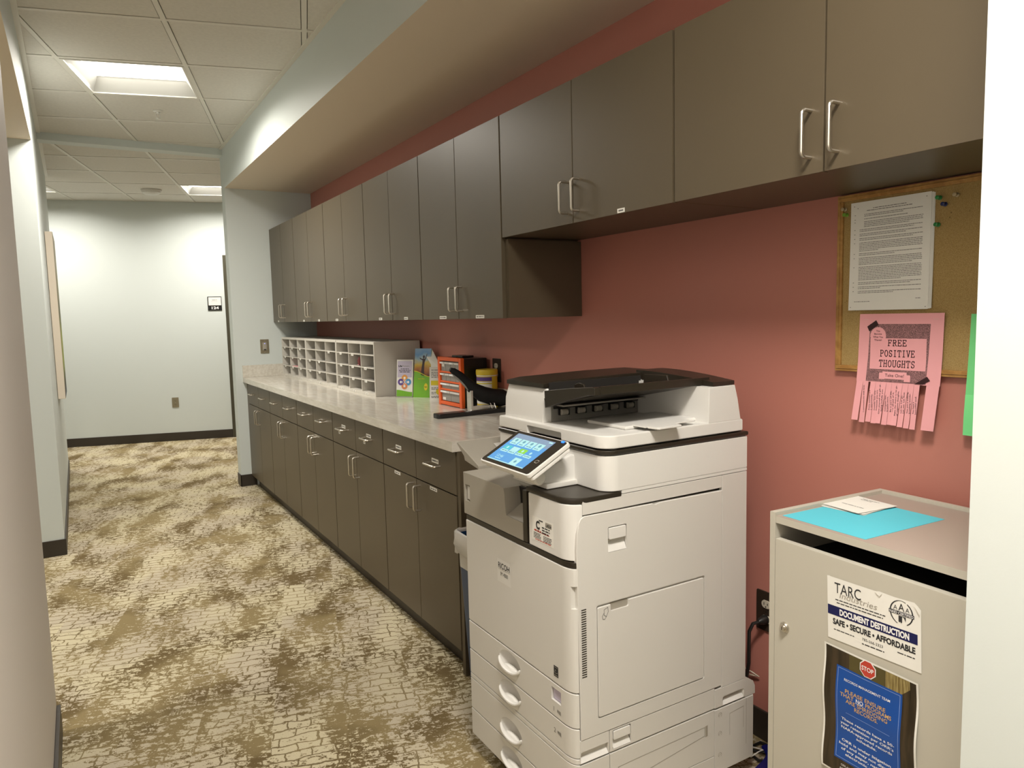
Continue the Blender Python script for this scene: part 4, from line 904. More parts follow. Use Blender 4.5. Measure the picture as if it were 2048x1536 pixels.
    # document tray
    def tz(y): return 1.118 + (1.69-y)/(1.69-1.43)*0.056
    b = MB(); b.prism([(1.69, tz(1.69)), (1.69, tz(1.69)+0.020), (1.56, tz(1.56)+0.014), (1.43, tz(1.43)+0.010), (1.43, tz(1.43)-0.004), (1.56, tz(1.56)-0.003)], 1.115, 1.472, axis='x'); dt = b.build('document_tray', M['dplas'], t)
    b = MB(); b.prism([(1.655, 1.117), (1.657, 1.1645), (1.60, 1.172), (1.54, 1.180), (1.44, 1.1895), (1.43, 1.188), (1.43, 1.170), (1.46, 1.167), (1.56, 1.143)], 1.098, 1.117, 0.001, 1, axis='x'); b.build('tray_rail', M['dplas'], dt)
    b = MB(); b.prism([(1.432, tz(1.43)+0.008), (1.432, 1.190), (1.446, 1.189), (1.446, tz(1.43)+0.008)], 1.117, 1.50, axis='x'); b.build('tray_end_rim', M['dplas'], dt)
    b = MB(); b.prism([(1.66, 1.142), (1.655, 1.175), (1.635, 1.181), (1.612, 1.178), (1.60, 1.148)], 1.20, 1.206, 0.001, 1, axis='x'); b.build('paper_guide', M['dplas'], dt)
    b = MB(); b.prism([(1.60, 1.155), (1.595, 1.195), (1.50, 1.197), (1.49, 1.17)], 1.405, 1.411, 0.001, 1, axis='x'); b.build('paper_guide', M['dplas'], dt)
    b = MB(); b.quad(0, 0.03, 0, 0.016, 0); b.bm.free(); 
    b = MB(Matrix.Translation((1.36, 1.545, tz(1.545)+0.0155))); b.quad(-0.02, 0.02, -0.015, 0.012, 0.0); b.build('instruction_sticker', M['pinkpaper'], dt, smooth_a=0)
    # paper stop flap on the lid edge
    b = MB(); b.box(1.226, 1.400, YS+0.004, YS+0.055, 1.0795, 1.0830, 0.001); b.prism([(1.236, YS+0.006), (1.240, YS-0.026), (1.245, YS-0.030), (1.318, YS-0.030), (1.324, YS-0.026), (1.330, YS+0.006)], 1.0775, 1.0830, 0.0015, 2); b.build('paper_stop', M['wplas'], lid)
    # --- operation panel
    tl = Vector((1.046, 1.710, 1.0545)); ta = math.radians(61.66); R = Vector((math.cos(-1.587), math.sin(-1.587), 0)); nh = Vector((-R.y, R.x, 0)); U = nh*math.sin(ta) + Vector((0, 0, 1))*math.cos(ta)
    PW, PH = 0.250, 0.145; Fp = frame(tl - U*PH, R, U)
    b = MB(Fp); b.prism(rrect(0, PW, 0, PH, 0.010, 5), -0.0115, -0.0005, 0.002, 2); b.prism(rrect(0.006, PW-0.002, 0.006, PH-0.004, 0.010, 5), -0.024, -0.0125, 0.003, 2); pn = b.build('operation_panel', M['wplas'], t)
    b = MB(Fp); b.prism(rrect(0.004, PW-0.004, 0.004, PH-0.004, 0.008, 5), -0.001, 0.0004); sc = b.build('touch_glass', M['screenbez'], pn)
    s0, s1, q0, q1 = 0.021, 0.205, 0.015, 0.131
    b = MB(Fp); b.mi = 0; b.quad(s0, s1, q0, q1, 0.0006)
    b.mi = 1; b.quad(s0, s1, q0+0.085, q1, 0.0008)
    cols = [0.034, 0.073, 0.112, 0.151]; tw = 0.034
    for c_ in cols: b.mi = 2; b.quad(c_, c_+tw, 0.086, 0.112, 0.001)
    for c_, k in zip(cols, (3, 2, 4, 5)):
        b.mi = 2; b.quad(c_, c_+tw, 0.052, 0.062, 0.001)
        if k != 5: b.mi = k; b.quad(c_, c_+tw, 0.0625, 0.079, 0.001)
    b.mi = 2; b.quad(0.132, 0.166, 0.018, 0.044, 0.001); b.quad(s0, s1, q0, q0+0.003, 0.001)
    for i, c_ in enumerate(cols):
        b.mi = 5; b.disc(c_+tw/2, 0.103, 0.0055, 0.0012, 14); b.bars(c_+0.006, c_+tw-0.006, 0.0895, 0.003, 0.0012, i+1); b.bars(c_+0.004, c_+tw-0.004, 0.0555, 0.003, 0.0012, i+5)
        b.mi = 2; b.disc(c_+tw/2, 0.0705, 0.0048, 0.0012, 14)
    b.mi = 2; b.text('12:46', 0.048, 0.030, 0.010, 0.032, 0.001); b.bars(0.050, 0.078, 0.0235, 0.0025, 0.001, 9)
    b.quad(0.183, 0.200, 0.122, 0.127, 0.001); b.mi = 5; b.disc(0.149, 0.030, 0.005, 0.0012, 14)
    b.build('display', [M['scr_blue'], M['scr_top'], M['scr_tile'], M['scr_teal'], M['scr_green'], M['scr_ico']], sc, smooth_a=0)
    b = MB(Fp); b.ribbon([(x, y) for x, y in rrect(0.217, 0.231, 0.046, 0.056, 0.004, 4)] + [(0.231, 0.052)], 0.0016, 0.0008); b.build('home_button', M['gplas'], sc, smooth_a=0)
    b = MB(Fp); b.prism(rrect(0.222, 0.234, PH-0.010, PH-0.003, 0.002, 3), 0.0, 0.0016); b.build('indicator', M['led'], pn)
    # hinge arm under the panel
    b = MB(); b.prism([(0.965, 0.945), (1.10, 0.935), (1.10, 1.006), (1.085, 1.010), (1.00, 0.978)], 1.515, 1.62, 0.006, 2, axis='y'); b.build('panel_arm', M['wplas'], t)
    b = MB(); b.box(1.00, 1.098, 1.505, 1.63, 0.930, 0.944, 0.003); b.build('arm_base', M['wplas2'], t)
    b = MB(Matrix.Translation((0.978, 1.55, 0.963)) @ Matrix.Rotation(PI/2, 4, 'X')); b.lathe([(0.014, -0.06), (0.0185, -0.056), (0.0185, 0.046), (0.014, 0.05)], n=24); b.build('hinge', M['wplas'], t)
    # --- left output tray
    b = MB(); b.prism([(1.955, 0.897), (1.955, 0.909), (2.10, 0.966), (2.104, 0.960), (2.055, 0.925), (2.05, 0.912)], 1.046, 1.42, 0.0015, 1, axis='x'); ot = b.build('output_tray', M['gplas'], t)
    b = MB(); b.prism([(2.02, 0.936), (2.06, 0.952), (2.06, 0.9545), (2.02, 0.9385)], 1.16, 1.20, axis='x'); b.build('tray_mark', M['wplas2'], ot)
    # --- right side panels (toward the camera)
    T0, T1 = -0.012, 0.0
    b = MB(Fs); b.box(1.0215+0.001, 1.5005, 0.8865, 0.9205, T0, T1, 0.001); b.build('side_rail', M['wplas2'], t)
    b = MB(Fs); b.box(1.5025, XB, 0.3075, 0.9205, T0, T1, 0.001); b.build('rear_strip', M['wplas2'], t)
    door = [(1.008, 0.3145), (1.0055, 0.55), (1.003, 0.74), (1.002, 0.80), (1.004, 0.84), (1.009, 0.866), (1.016, 0.879), (1.026, 0.8835), (1.5005, 0.8785), (1.5005, 0.3145)]
    b = MB(Fs); b.prism(door, T0, 0.001, 0.0012, 1); sd = b.build('side_door', M['wplas2'], t)
    c = MB(Fs); c.prism(rrect(1.0985, 1.159, 0.779, 0.844, 0.004, 3), -0.010, 0.02); cut(sd, c)
    b = MB(Fs); b.prism(rrect(1.1015, 1.1555, 0.812, 0.8415, 0.003, 3), -0.009, 0.003, 0.0015, 2); b.build('latch', M['wplas'], sd)
    b = MB(Fs); b.f([b.v(1.1, 0.780, 0.0005), b.v(1.1575, 0.780, 0.0005), b.v(1.1575, 0.802, -0.0095), b.v(1.1, 0.802, -0.0095)]); b.build('latch_ramp', M['wplas'], sd, smooth_a=0)
    c = MB(Fs); c.prism([(1.247, 0.90), (1.247, 0.8795), (1.258, 0.8765), (1.272, 0.8795), (1.272, 0.90)], -0.006, 0.02); cut(sd, c)
    # bypass tray
    c = MB(Fs); c.prism(rrect(1.0605, 1.4335, 0.355, 0.6515, 0.006, 4), -0.005, 0.02); cut(sd, c)
    b = MB(Fs); b.prism(rrect(1.0637, 1.4302, 0.3585, 0.6450, 0.005, 4), -0.0048, 0.0015, 0.0012, 1); bt = b.build('bypass_tray', M['wplas2'], sd)
    c = MB(Fs); c.prism(rrect(1.104, 1.163, 0.6275, 0.665, 0.005, 4), -0.004, 0.02); cut(bt, c)
    b = MB(Fs); b.ribbon([(1.083, 0.636), (1.095, 0.640), (1.096, 0.628), (1.090, 0.617), (1.083, 0.622), (1.083, 0.636)], 0.0013, 0.002); b.ribbon([(1.083, 0.628), (1.077, 0.620), (1.079, 0.612), (1.085, 0.611), (1.090, 0.617)], 0.0013, 0.002); b.build('hand_symbol', M['greyink'], bt, smooth_a=0)
    b = MB(Fs); b.prism(rrect(1.1045, 1.1625, 0.628, 0.6465, 0.004, 4), -0.0044, -0.0030); b.build('grip_shade', M['gplas'], bt)  # grey plate stands in for the shade of a deeper grip recess
    for i in range(30):
        z = 0.478 + (0.650-0.478)*i/29; x = 1.013
        b = MB(Fs); b.quad(x, x+0.015, z-0.0015, z+0.0015, 0.0014); b.build('vent_slot', M['dplas'], sd, smooth_a=0)
    # lower side pieces
    b = MB(Fs); b.box(1.0985, 1.4735, 0.2535, 0.3125, T0, T1, 0.001); lp = b.build('lower_door', M['wplas2'], t)
    c = MB(Fs); c.prism(rrect(1.107, 1.168, 0.2585, 0.3095, 0.004, 3), -0.0105, 0.02); cut(lp, c)
    b = MB(Fs); b.prism(rrect(1.110, 1.165, 0.283, 0.3065, 0.003, 3), -0.009, 0.002, 0.0015, 2); b.f([b.v(1.109, 0.2595, 0.0004), b.v(1.166, 0.2595, 0.0004), b.v(1.166, 0.277, -0.0095), b.v(1.109, 0.277, -0.0095)]); b.build('latch', M['wplas'], lp)
    b = MB(Fs); b.box(1.0045, 1.0965, 0.2535, 0.3135, T0, T1, 0.001); sp_ = b.build('side_skirt', M['wplas2'], t)
    c = MB(Fs); c.prism(rrect(1.006, 1.094, 0.250, 0.2835, 0.004, 3), -0.0105, 0.02); cut(sp_, c)
    b = MB(Fs); b.f([b.v(1.0065, 0.2545, 0.0002), b.v(1.093, 0.2545, 0.0002), b.v(1.093, 0.267, -0.010), b.v(1.0065, 0.267, -0.010)]); b.build('grip_ramp', M['wplas'], sp_, smooth_a=0)
    b = MB(Fs); b.box(1.4755, XB, 0.2515, 0.3065, T0, T1, 0.001); rs = b.build('side_skirt', M['wplas2'], t)
    c = MB(Fs); c.prism(rrect(1.507, 1.594, 0.249, 0.279, 0.006, 3), -0.0105, 0.02); cut(rs, c)
    b = MB(Fs); b.f([b.v(1.508, 0.2525, 0.0002), b.v(1.593, 0.2525, 0.0002), b.v(1.593, 0.266, -0.010), b.v(1.508, 0.266, -0.010)]); b.build('grip_ramp', M['wplas'], rs, smooth_a=0)
    # paper-feed base, flared at the back
    b = MB(Fs); b.box(1.0045, 1.0965, 0.064, 0.2485, T0, T1, 0.001); b.build('base_panel', M['wplas2'], t)
    b = MB(Fs); b.box(1.0985, 1.4735, 0.112, 0.2485, T0, T1, 0.001); bd = b.build('base_door', M['wplas2'], t)
    b = MB(Fs)
    b.ribbon([(1.125, 0.13), (1.125, 0.205), (1.435, 0.210), (1.435, 0.185), (1.126, 0.150)], 0.0014, 0.0006); b.box(1.437, 1.446, 0.182, 0.214, -0.001, 0.0015, 0.0006); b.build('moulded_line', M['gplas'], bd, smooth_a=0)
    b = MB(Fs); b.box(1.0985, 1.4735, 0.064, 0.110, T0, T1, 0.001); b.build('base_panel', M['wplas2'], t)
    b = MB(); b.prism([(1.4755, YS), (1.634, YS), (1.645, YS+0.012), (1.645, YS+0.20), (1.60, YS+0.24), (1.4755, YS+0.24)], 0.056, 0.2455, 0.0015, 2); rb = b.build('rear_foot_cover', M['wplas2'], t)
    b = MB(); b.prism([(1.601, 0.247), (1.645, 0.247), (1.644, 0.272), (1.636, 0.288), (1.606, 0.306), (1.601, 0.306)], YS+0.002, YS+0.20, 0.0015, 2, axis='y'); b.build('rear_shoulder', M['wplas2'], t)
    for z in (0.228, 0.172, 0.108):
        b = MB(Fs); b.ribbon(arc(1.496, z, 0.0065, 0.0065, -60, 240, 10), 0.0012, 0.0006); b.ribbon([(1.491, z-0.002), (1.501, z+0.003)], 0.0012, 0.0006); b.build('screw_cap', M['gplas'], rb, smooth_a=0)
    b = MB(Fs); b.ribbon([(1.535, 0.155), (1.535, 0.220), (1.592, 0.225), (1.592, 0.160)], 0.0012, 0.0006); b.ribbon([(1.604, 0.105), (1.604, 0.245)], 0.0012, 0.0006); b.build('moulded_line', M['gplas'], rb, smooth_a=0)
    for (x, y) in ((1.06, 1.45), (1.06, 1.88), (1.55, 1.45), (1.55, 1.88)):
        b = MB(); b.lathe([(0.026, 0.0), (0.026, 0.045), (0.015, 0.062)], x, y, 14); b.build('foot', M['bplas'], t)
copier()

# ------------------------------------------------------------------ waste bin between cabinets and copier
def bin_():
    x0, x1, y0, y1, zt = 1.140, 1.43, 2.02, 2.335, 0.585
    t = thing('waste_bin', 'blue waste bin with clear liner wedged between the copier and base cabinets', 'waste bin', ((x0+x1)/2, (y0+y1)/2, 0))
    b = MB(); cx, cy = (x0+x1)/2, (y0+y1)/2; rings = []
    for z, s_ in ((0.0, 0.80), (0.02, 0.82), (zt-0.02, 0.985), (zt, 1.0), (zt, 0.97), (0.03, 0.79)):
        rings.append([b.v(cx+(px-cx)*s_, cy+(py-cy)*s_, z) for px, py in rrect(x0, x1, y0, y1, 0.03, 4)])
    for A, B in zip(rings, rings[1:]):
        for i in range(len(A)): b.f([A[i], A[(i+1) % len(A)], B[(i+1) % len(A)], B[i]])
    b.f(rings[0][::-1]); b.f(rings[-1]); b.build('body', M['bin'], t)
    b = MB(); rd = random.Random(3); rings = []
    base = rrect(x0, x1, y0, y1, 0.03, 6)
    for z, s_, am in ((zt-0.12, 0.965, 0.0), (zt+0.006, 0.985, 0.002), (zt+0.014, 1.02, 0.004), (zt+0.008, 1.05, 0.005), (zt-0.03, 1.065, 0.007), (zt-0.075, 1.035, 0.010)):
        rings.append([b.v(cx+(px-cx)*s_+rd.uniform(-am, am), cy+(py-cy)*s_+rd.uniform(-am, am), z+rd.uniform(-am, am)) for px, py in base])
    for A, B in zip(rings, rings[1:]):
        for i in range(len(A)): b.f([A[i], A[(i+1) % len(A)], B[(i+1) % len(A)], B[i]])
    b.build('liner', M['liner'], t)
bin_()

# ------------------------------------------------------------------ shred console and its papers
PHI = math.radians(-3.0); FL = Vector((1.36, 1.108, 0)); CU = Vector((math.sin(PHI), -math.cos(PHI), 0)); CV = Vector((math.cos(PHI), math.sin(PHI), 0))
FC = frame(FL, CU, (0, 0, 1)); CW = 0.48
FT = lambda z: frame(FL + Vector((0, 0, z)), CU, CV)          # lying on top: u along the front, v to the back
def console():
    t = thing('shred_console', 'beige locked document console with slot, below the cork board', 'shred console', FL + CU*CW/2 + CV*0.19, PHI - 0)
    b = MB(FC); b.box(0, 0.0152, 0, 0.905, -0.385, 0, 0.0006); b.build('side_panel', M['shred'], t)
    b = MB(FC); b.box(CW-0.0152, CW, 0, 0.905, -0.385, 0, 0.0006); b.build('side_panel', M['shred'], t)
    b = MB(FC); b.box(0.0, CW, 0.0, 0.905, -0.398, -0.3855, 0.0006); b.build('back_panel', M['shred'], t)
    b = MB(FC); b.box(0.0155, CW-0.0155, 0.8805, 0.897, -0.385, -0.002, 0.0006); b.mi = 1; b.quad(0.0155, CW-0.0155, 0.8808, 0.8967, -0.0015); b.build('top', [M['shredtop'], M['shred']], t)
    b = MB(FC); b.box(0.0165, CW-0.0165, 0.02, 0.844, -0.0165, 0, 0.0008); d = b.build('door', M['shred'], t)
    b = MB(FC); b.box(0.0155, CW-0.0155, 0, 0.08, -0.38, -0.02); b.build('bottom', M['shred'], t)
    b = MB(FC); b.box(0.0155, CW-0.0155, 0.09, 0.80, -0.38, -0.10); b.box(0.0155, CW-0.0155, 0.80, 0.88, -0.38, -0.25); b.build('slot_shade_box', M['gap'], t)  # dark box put in as the shade behind the slot
    Fl = frame(FC @ Vector((0.047, 0.6412, 0)), CU, (0, 0, 1))
    b = MB(Fl); b.lathe([(0.0125, 0), (0.0125, 0.003), (0.0105, 0.006), (0.007, 0.0065), (0.007, 0.011), (0.004, 0.0115)], n=24); l = b.build('lock', M['nickel'], d)
    b = MB(Fl); b.quad(-0.0008, 0.0008, -0.004, 0.004, 0.0118); b.build('keyhole', M['gap'], l, smooth_a=0)
console()
def tarc_sign():
    a = math.radians(2.2); R = CU*math.cos(a) + Vector((0, 0, 1))*math.sin(a); U = -CU*math.sin(a) + Vector((0, 0, 1))*math.cos(a)
    Fm = frame(FC @ Vector((0.1643, 0.6655, 0.0008)), R, U); Wd, Ht = 0.2085, 0.1355
    b = MB(Fm); b.poly([(0, 0), (Wd, 0), (Wd, Ht-0.012), (Wd-0.006, Ht-0.006), (Wd-0.013, Ht-0.001), (0.155, Ht-0.002), (0.128, Ht-0.0005), (0.122, Ht), (0.115, Ht-0.002), (0.009, Ht), (0.006, Ht+0.001), (0, Ht)], 0.0006); b.mi = 0
    t = b.build('paper_sign', M['paper'], None, smooth_a=0); tag(t, 'white document destruction sign with a navy band on the console door', 'sign')
    b = MB(Fm); b.poly([(Wd, Ht-0.014), (Wd-0.002, Ht-0.022), (Wd-0.014, Ht-0.002)], 0.0032); b.poly([(0.113, Ht-0.001), (0.130, Ht-0.001), (0.124, Ht-0.010), (0.118, Ht-0.007)], 0.0025); b.build('curled_corner', M['paper'], t, smooth_a=0)
    n = 0.0010
    b = MB(Fm); b.mi = 0; b.quad(0.0008, 0.2015, 0.0530, 0.0735, n)
    b.mi = 2; b.text('Industries', 0.030, 0.0945, 0.0135, 0.086, n, shear=0.25)
    b.mi = 1; b.text('TARC', 0.0185, 0.1035, 0.0235, 0.0625, n+0.0002)
    b.bars(0.020, 0.136, 0.0875, 0.0020, n, 11); b.bars(0.023, 0.130, 0.0812, 0.0020, n, 12)
    b.mi = 3; b.text('DOCUMENT DESTRUCTION', 0.0300, 0.0573, 0.0128, 0.155, n+0.0003, bold=0.045)
    b.mi = 1; b.text('SAFE \u2022 SECURE \u2022 AFFORDABLE', 0.0130, 0.0340, 0.0124, 0.184, n, bold=0.045)
    b.text('785-266-2323', 0.0825, 0.0210, 0.0058, 0.0465, n); b.bars(0.015, 0.064, 0.0215, 0.0018, n, 13); b.bars(0.082, 0.132, 0.0128, 0.0022, n, 14); b.bars(0.160, 0.198, 0.0235, 0.0020, n, 15)
    cx, cy, r = 0.1690, 0.1060, 0.0245
    for (a0, a1) in ((-62, 60), (68, 250)):
        k = 20; P1 = arc(cx, cy, r, r, a0, a1, k); th = [0.0006 + 0.0022*abs(math.cos(math.radians(a0+(a1-a0)*i/k))) for i in range(k+1)]
        for i in range(k):
            (xa, ya), (xb, yb) = P1[i], P1[i+1]
            f0, f1 = (r-th[i])/r, (r-th[i+1])/r
            b.poly([(xa, ya), (xb, yb), (cx+(xb-cx)*f1, cy+(yb-cy)*f1), (cx+(xa-cx)*f0, cy+(ya-cy)*f0)], n)
    b.quad(cx-0.0262, cx+0.0262, cy-0.0050, cy+0.0025, n+0.0001)
    b.text('A', cx, cy+0.004, 0.0150, 0.0125, n, align='c', bold=0.005); b.text('A', cx-0.0125, cy+0.004, 0.0095, 0.0085, n, align='c'); b.text('A', cx+0.0125, cy+0.004, 0.0095, 0.0085, n, align='c')
    b.poly([(cx-0.006, cy-0.018), (cx-0.006, cy-0.0065), (cx+0.0015, cy-0.0065), (cx+0.0015, cy-0.018), (cx-0.0005, cy-0.021), (cx-0.002, cy-0.018), (cx-0.004, cy-0.020)], n); b.poly([(cx, cy-0.0065), (cx+0.009, cy-0.0065), (cx+0.009, cy-0.016), (cx+0.005, cy-0.0085)], n)
    b.mi = 3; b.text('NAID CERTIFIED', cx, cy-0.0040, 0.0055, 0.049, n+0.0003, align='c', bold=0.01)
    b.build('print', [M['navy'], M['ink'], M['gplas'], M['whiteink']], t, smooth_a=0)
tarc_sign()
def records_poster():
    def warp(u, z):
        e = min(1, max(0, abs(u-0.262)/0.10)); return 0.0028*e*math.sin(2*PI*(z-0.37)/0.155 + (0.6 if u < 0.262 else 1.5)) + 0.0005
    Fm = frame(FC @ Vector((0, 0, 0.0032)), CU, (0, 0, 1))
    def G(): b = MB(Fm); b.warp = warp; return b
    b = G(); b.quad(0.156, 0.369, 0.3715, 0.6525, 0, 24, 28); t = b.build('laminated_poster', M['paper'], None, smooth_a=60); tag(t, 'laminated blue records poster with red stop sign on the console door', 'poster')
    b = G(); b.quad(0.1605, 0.3648, 0.3755, 0.6485, 0.0003, 24, 28); b.mi = 1; b.quad(0.218, 0.300, 0.600, 0.6485, 0.0005, 8, 6); b.mi = 2; b.quad(0.301, 0.352, 0.610, 0.6485, 0.0005, 6, 6); b.mi = 0; b.poly([(0.330, 0.609), (0.353, 0.609), (0.353, 0.632), (0.342, 0.621)], 0.0007)
    b.build('photo_print', [M['shelfdark'], M['olive'], M['files']], t, smooth_a=60)
    b = G(); b.quad(0.1885, 0.3366, 0.4085, 0.6145, 0.0009, 20, 24)
    b.mi = 1
    for (u0, u1, v0, v1) in ((0.1925, 0.3326, 0.6097, 0.6107), (0.1925, 0.3326, 0.4125, 0.4135)): b.quad(u0, u1, v0, v1, 0.0013, 16, 1)
    for (u0, u1) in ((0.1925, 0.1934), (0.3317, 0.3326)): b.quad(u0, u1, 0.4125, 0.6107, 0.0013, 1, 24)
    b.build('blue_panel', [M['cobalt'], M['cobaltline']], t, smooth_a=60)
    cx, cy, r = 0.2625, 0.6345, 0.0197
    b = G(); b.mi = 1; b.disc(cx, cy, r, 0.0015, 8, PI/8); b.mi = 0; b.disc(cx, cy, r*0.89, 0.0019, 8, PI/8); b.mi = 1; b.text('STOP', cx, cy-0.0048, 0.0096, 0.0275, 0.0023, align='c', bold=0.02)
    b.build('stop_emblem', [M['redprint'], M['whiteink']], t, smooth_a=0)
    n = 0.0014; b = G(); b.mi = 0
    b.text('RECORDS MANAGEMENT TEAM', 0.2085, 0.5868, 0.0056, 0.1035, n, bold=0.005); b.build('heading', M['whiteink'], t, smooth_a=0)
    b = G(); b.quad(0.2141, 0.3144, 0.5178, 0.5186, n, 12, 1); b.build('rule_line', M['cobaltline'], t, smooth_a=0)
    b = G()
    for s_, u, v, w_ in (('These records have a 50-', 0.2034, 0.4990, 0.121), ("year retention per ORR's", 0.2010, 0.4893, 0.122), ('NARA-approved records', 0.2028, 0.4796, 0.117), ('schedule.', 0.2396, 0.4699, 0.0465), ('ORR is under litigation', 0.2052, 0.4518, 0.112), ('hold and may not dispose', 0.1990, 0.4422, 0.127), ('of any paper, native or', 0.2046, 0.4326, 0.114), ('electronic records.', 0.2150, 0.4230, 0.098)):
        b.text(s_, u, v, 0.0058, w_, n, bold=0.012)
    b.build('body_text', M['whiteink'], t, smooth_a=0)
    b = G(); b.text('NO', 0.2375, 0.5513, 0.0086, 0.0165, n, bold=0.012); b.quad(0.2370, 0.2545, 0.5494, 0.5502, n); b.build('underlined_word', M['whiteink'], t, smooth_a=0)
    b = G()
    b.text('ORR-ACF', 0.2060, 0.3965, 0.0046, 0.024, n); b.text('ACF-ORR', 0.2030, 0.3885, 0.0046, 0.026, n)
    b.build('footer_text', [M['whiteink'], M['gold']], t, smooth_a=0)
    b = G(); b.mi = 1
    b.text('PLEASE ENSURE', 0.2118, 0.5617, 0.0086, 0.0915, n, bold=0.010); b.text('THAT', 0.2005, 0.5513, 0.0086, 0.0315, n, bold=0.010); b.text('PROGRAMS', 0.2590, 0.5513, 0.0086, 0.0575, n, bold=0.010)
    b.text('ARE SHREDDING', 0.2140, 0.5409, 0.0086, 0.0945, n, bold=0.010); b.text('RECORDS.', 0.2345, 0.5305, 0.0086, 0.053, n, bold=0.010)
    b.build('gold_lettering', [M['whiteink'], M['gold']], t, smooth_a=0)
records_poster()
b = MB(FT(0.8972)); b.box(0.0235, 0.2365, 0.0145, 0.2855, 0, 0.0006); tag(b.build('blue_sheet', M['bluepaper']), 'bright blue sheet of paper lying on top of the beige console', 'paper')
for i, (r_, du, dv, z) in enumerate(((0.10, 0.0, 0.0, 0.0007), (0.03, 0.002, 0.004, 0.0022), (-0.06, 0.001, 0.002, 0.0040))):
    Fm = FT(0.8972 + z) @ Matrix.Translation((0.064 + du, 0.222 + dv, 0)) @ Matrix.Rotation(r_, 4, 'Z')
    b = MB(Fm); b.warp = lambda x, y: 0.006*max(0, -x-0.02)*max(0, y-0.02)*60 if i == 2 else 0.0
    b.quad(-0.054, 0.054, -0.064, 0.066, 0.0, 8, 8); b.quad(-0.054, 0.054, -0.064, 0.066, 0.0008, 8, 8)
    o = tag(b.build('white_slip', M['paper']), ['bottom white slip of the small stack on the blue sheet', 'middle white slip of the small stack on the blue sheet', 'top white slip of the small stack on the blue sheet, corner lifted'][i], 'paper', 'white slips on the blue sheet')
    if i == 2:
        b = MB(Fm); b.warp = lambda x, y: 0.006*max(0, -x-0.02)*max(0, y-0.02)*60
        for k, (v, f) in enumerate(((0.052, 0.6), (0.044, 0.4), (-0.02, 0.8))): b.bars(-0.03, 0.046, v, 0.0025, 0.0012, k, f)
        b.build('printed_text', M['greyink'], o, smooth_a=0)

# ------------------------------------------------------------------ cork board and what is pinned to it
def board():
    u0, u1, v0, v1 = -1.2445, -0.6345, 1.2015, 1.6715; f = 0.0165
    t = thing('cork_board', 'oak framed cork notice board on the pink wall under the cabinet', 'notice board', (XW, 0.94, v0))
    b = MB(FW); b.box(u0+f, u1-f, v0+f, v1-f, 0.0005, 0.010); b.build('cork', M['cork'], t)
    for q in ((u0, u1, v0, v0+f), (u0, u1, v1-f, v1), (u0, u0+f, v0+f, v1-f), (u1-f, u1, v0+f, v1-f)):
        b = MB(FW); b.box(*q, 0.0005, 0.016, 0.0015)
        hor = (q[1]-q[0]) > (q[3]-q[2])
        if hor: b.box(q[0]+0.004, q[1]-0.004, (q[2]+q[3])/2-0.0015, (q[2]+q[3])/2+0.0015, 0.0158, 0.0185, 0.001)
        else: b.box((q[0]+q[1])/2-0.0015, (q[0]+q[1])/2+0.0015, q[2], q[3], 0.0158, 0.0185, 0.001)
        b.build('frame_rail', M['oak'], t)
board()
def packet():
    u0, u1, v0, v1 = -1.2055, -0.9935, 1.3655, 1.6480
    def W1(du): return lambda u, v: 0.004*max(0, (v1-v)/(v1-v0))**2 + du
    t = None
    for k, (a, c, d) in enumerate(((0.0072, 0.002, 0.0115), (0.0045, 0.001, 0.0128), (0.0, 0.0, 0.0142))):
        b = MB(FW); b.warp = W1(d)
        b.quad(u0+a, u1+a, v0+c, v1-c*1.5, 0.0, 10, 14)
        if t is None: t = b.build('typed_packet', M['paper'], None, smooth_a=60); tag(t, 'typed white document packet pinned at the upper part of cork board', 'document')
        else: o = b.build('sheet', M['paper'], t, smooth_a=60)
    b = MB(FW); b.warp = W1(0.0146); rd = random.Random(5); mar = u0 + 0.022; end = u1 - 0.019
    b.bars(u0+0.062, u1-0.062, v1-0.020, 0.0016, 0, 1); b.bars(u0+0.045, u1-0.045, v1-0.025, 0.0016, 0, 2); v = v1-0.034; row = 0
    paras = [(0.016, 2), (0.016, 1), (0.016, 4), (0.004, 2), (0.004, 2), (0.004, 2), (0.004, 6), (0.004, 2), (0.004, 5), (0.004, 9), (0.004, 2), (0.004, 2), (0.004, 2)]
    for ind, k in paras:
        b.quad(mar-0.011, mar-0.008, v, v+0.0015, 0)
        for i in range(k):
            b.bars(mar+ind, end, v, 0.0014, 0, 100+row, 1.0 if i < k-1 else rd.uniform(0.3, 0.9)); v -= 0.0041; row += 1
        v -= 0.0033
    b.bars(mar-0.006, mar+0.04, v0+0.022, 0.0014, 0, 7); b.bars(end-0.012, end, v0+0.027, 0.0014, 0, 8)
    b.build('printed_text', M['greyink'], t, smooth_a=0)
    b = MB(FW); b.warp = W1(0.0146)
    for q in ((u0+0.010, v1-0.010), (u0+0.020, v1-0.016), (u1-0.012, v1-0.010), (u0+0.006, v0+0.008), (u1-0.006, v0+0.006)): b.disc(*q, 0.0011, 0, 8)
    b.build('pin_hole', M['ink'], t, smooth_a=0)
packet()
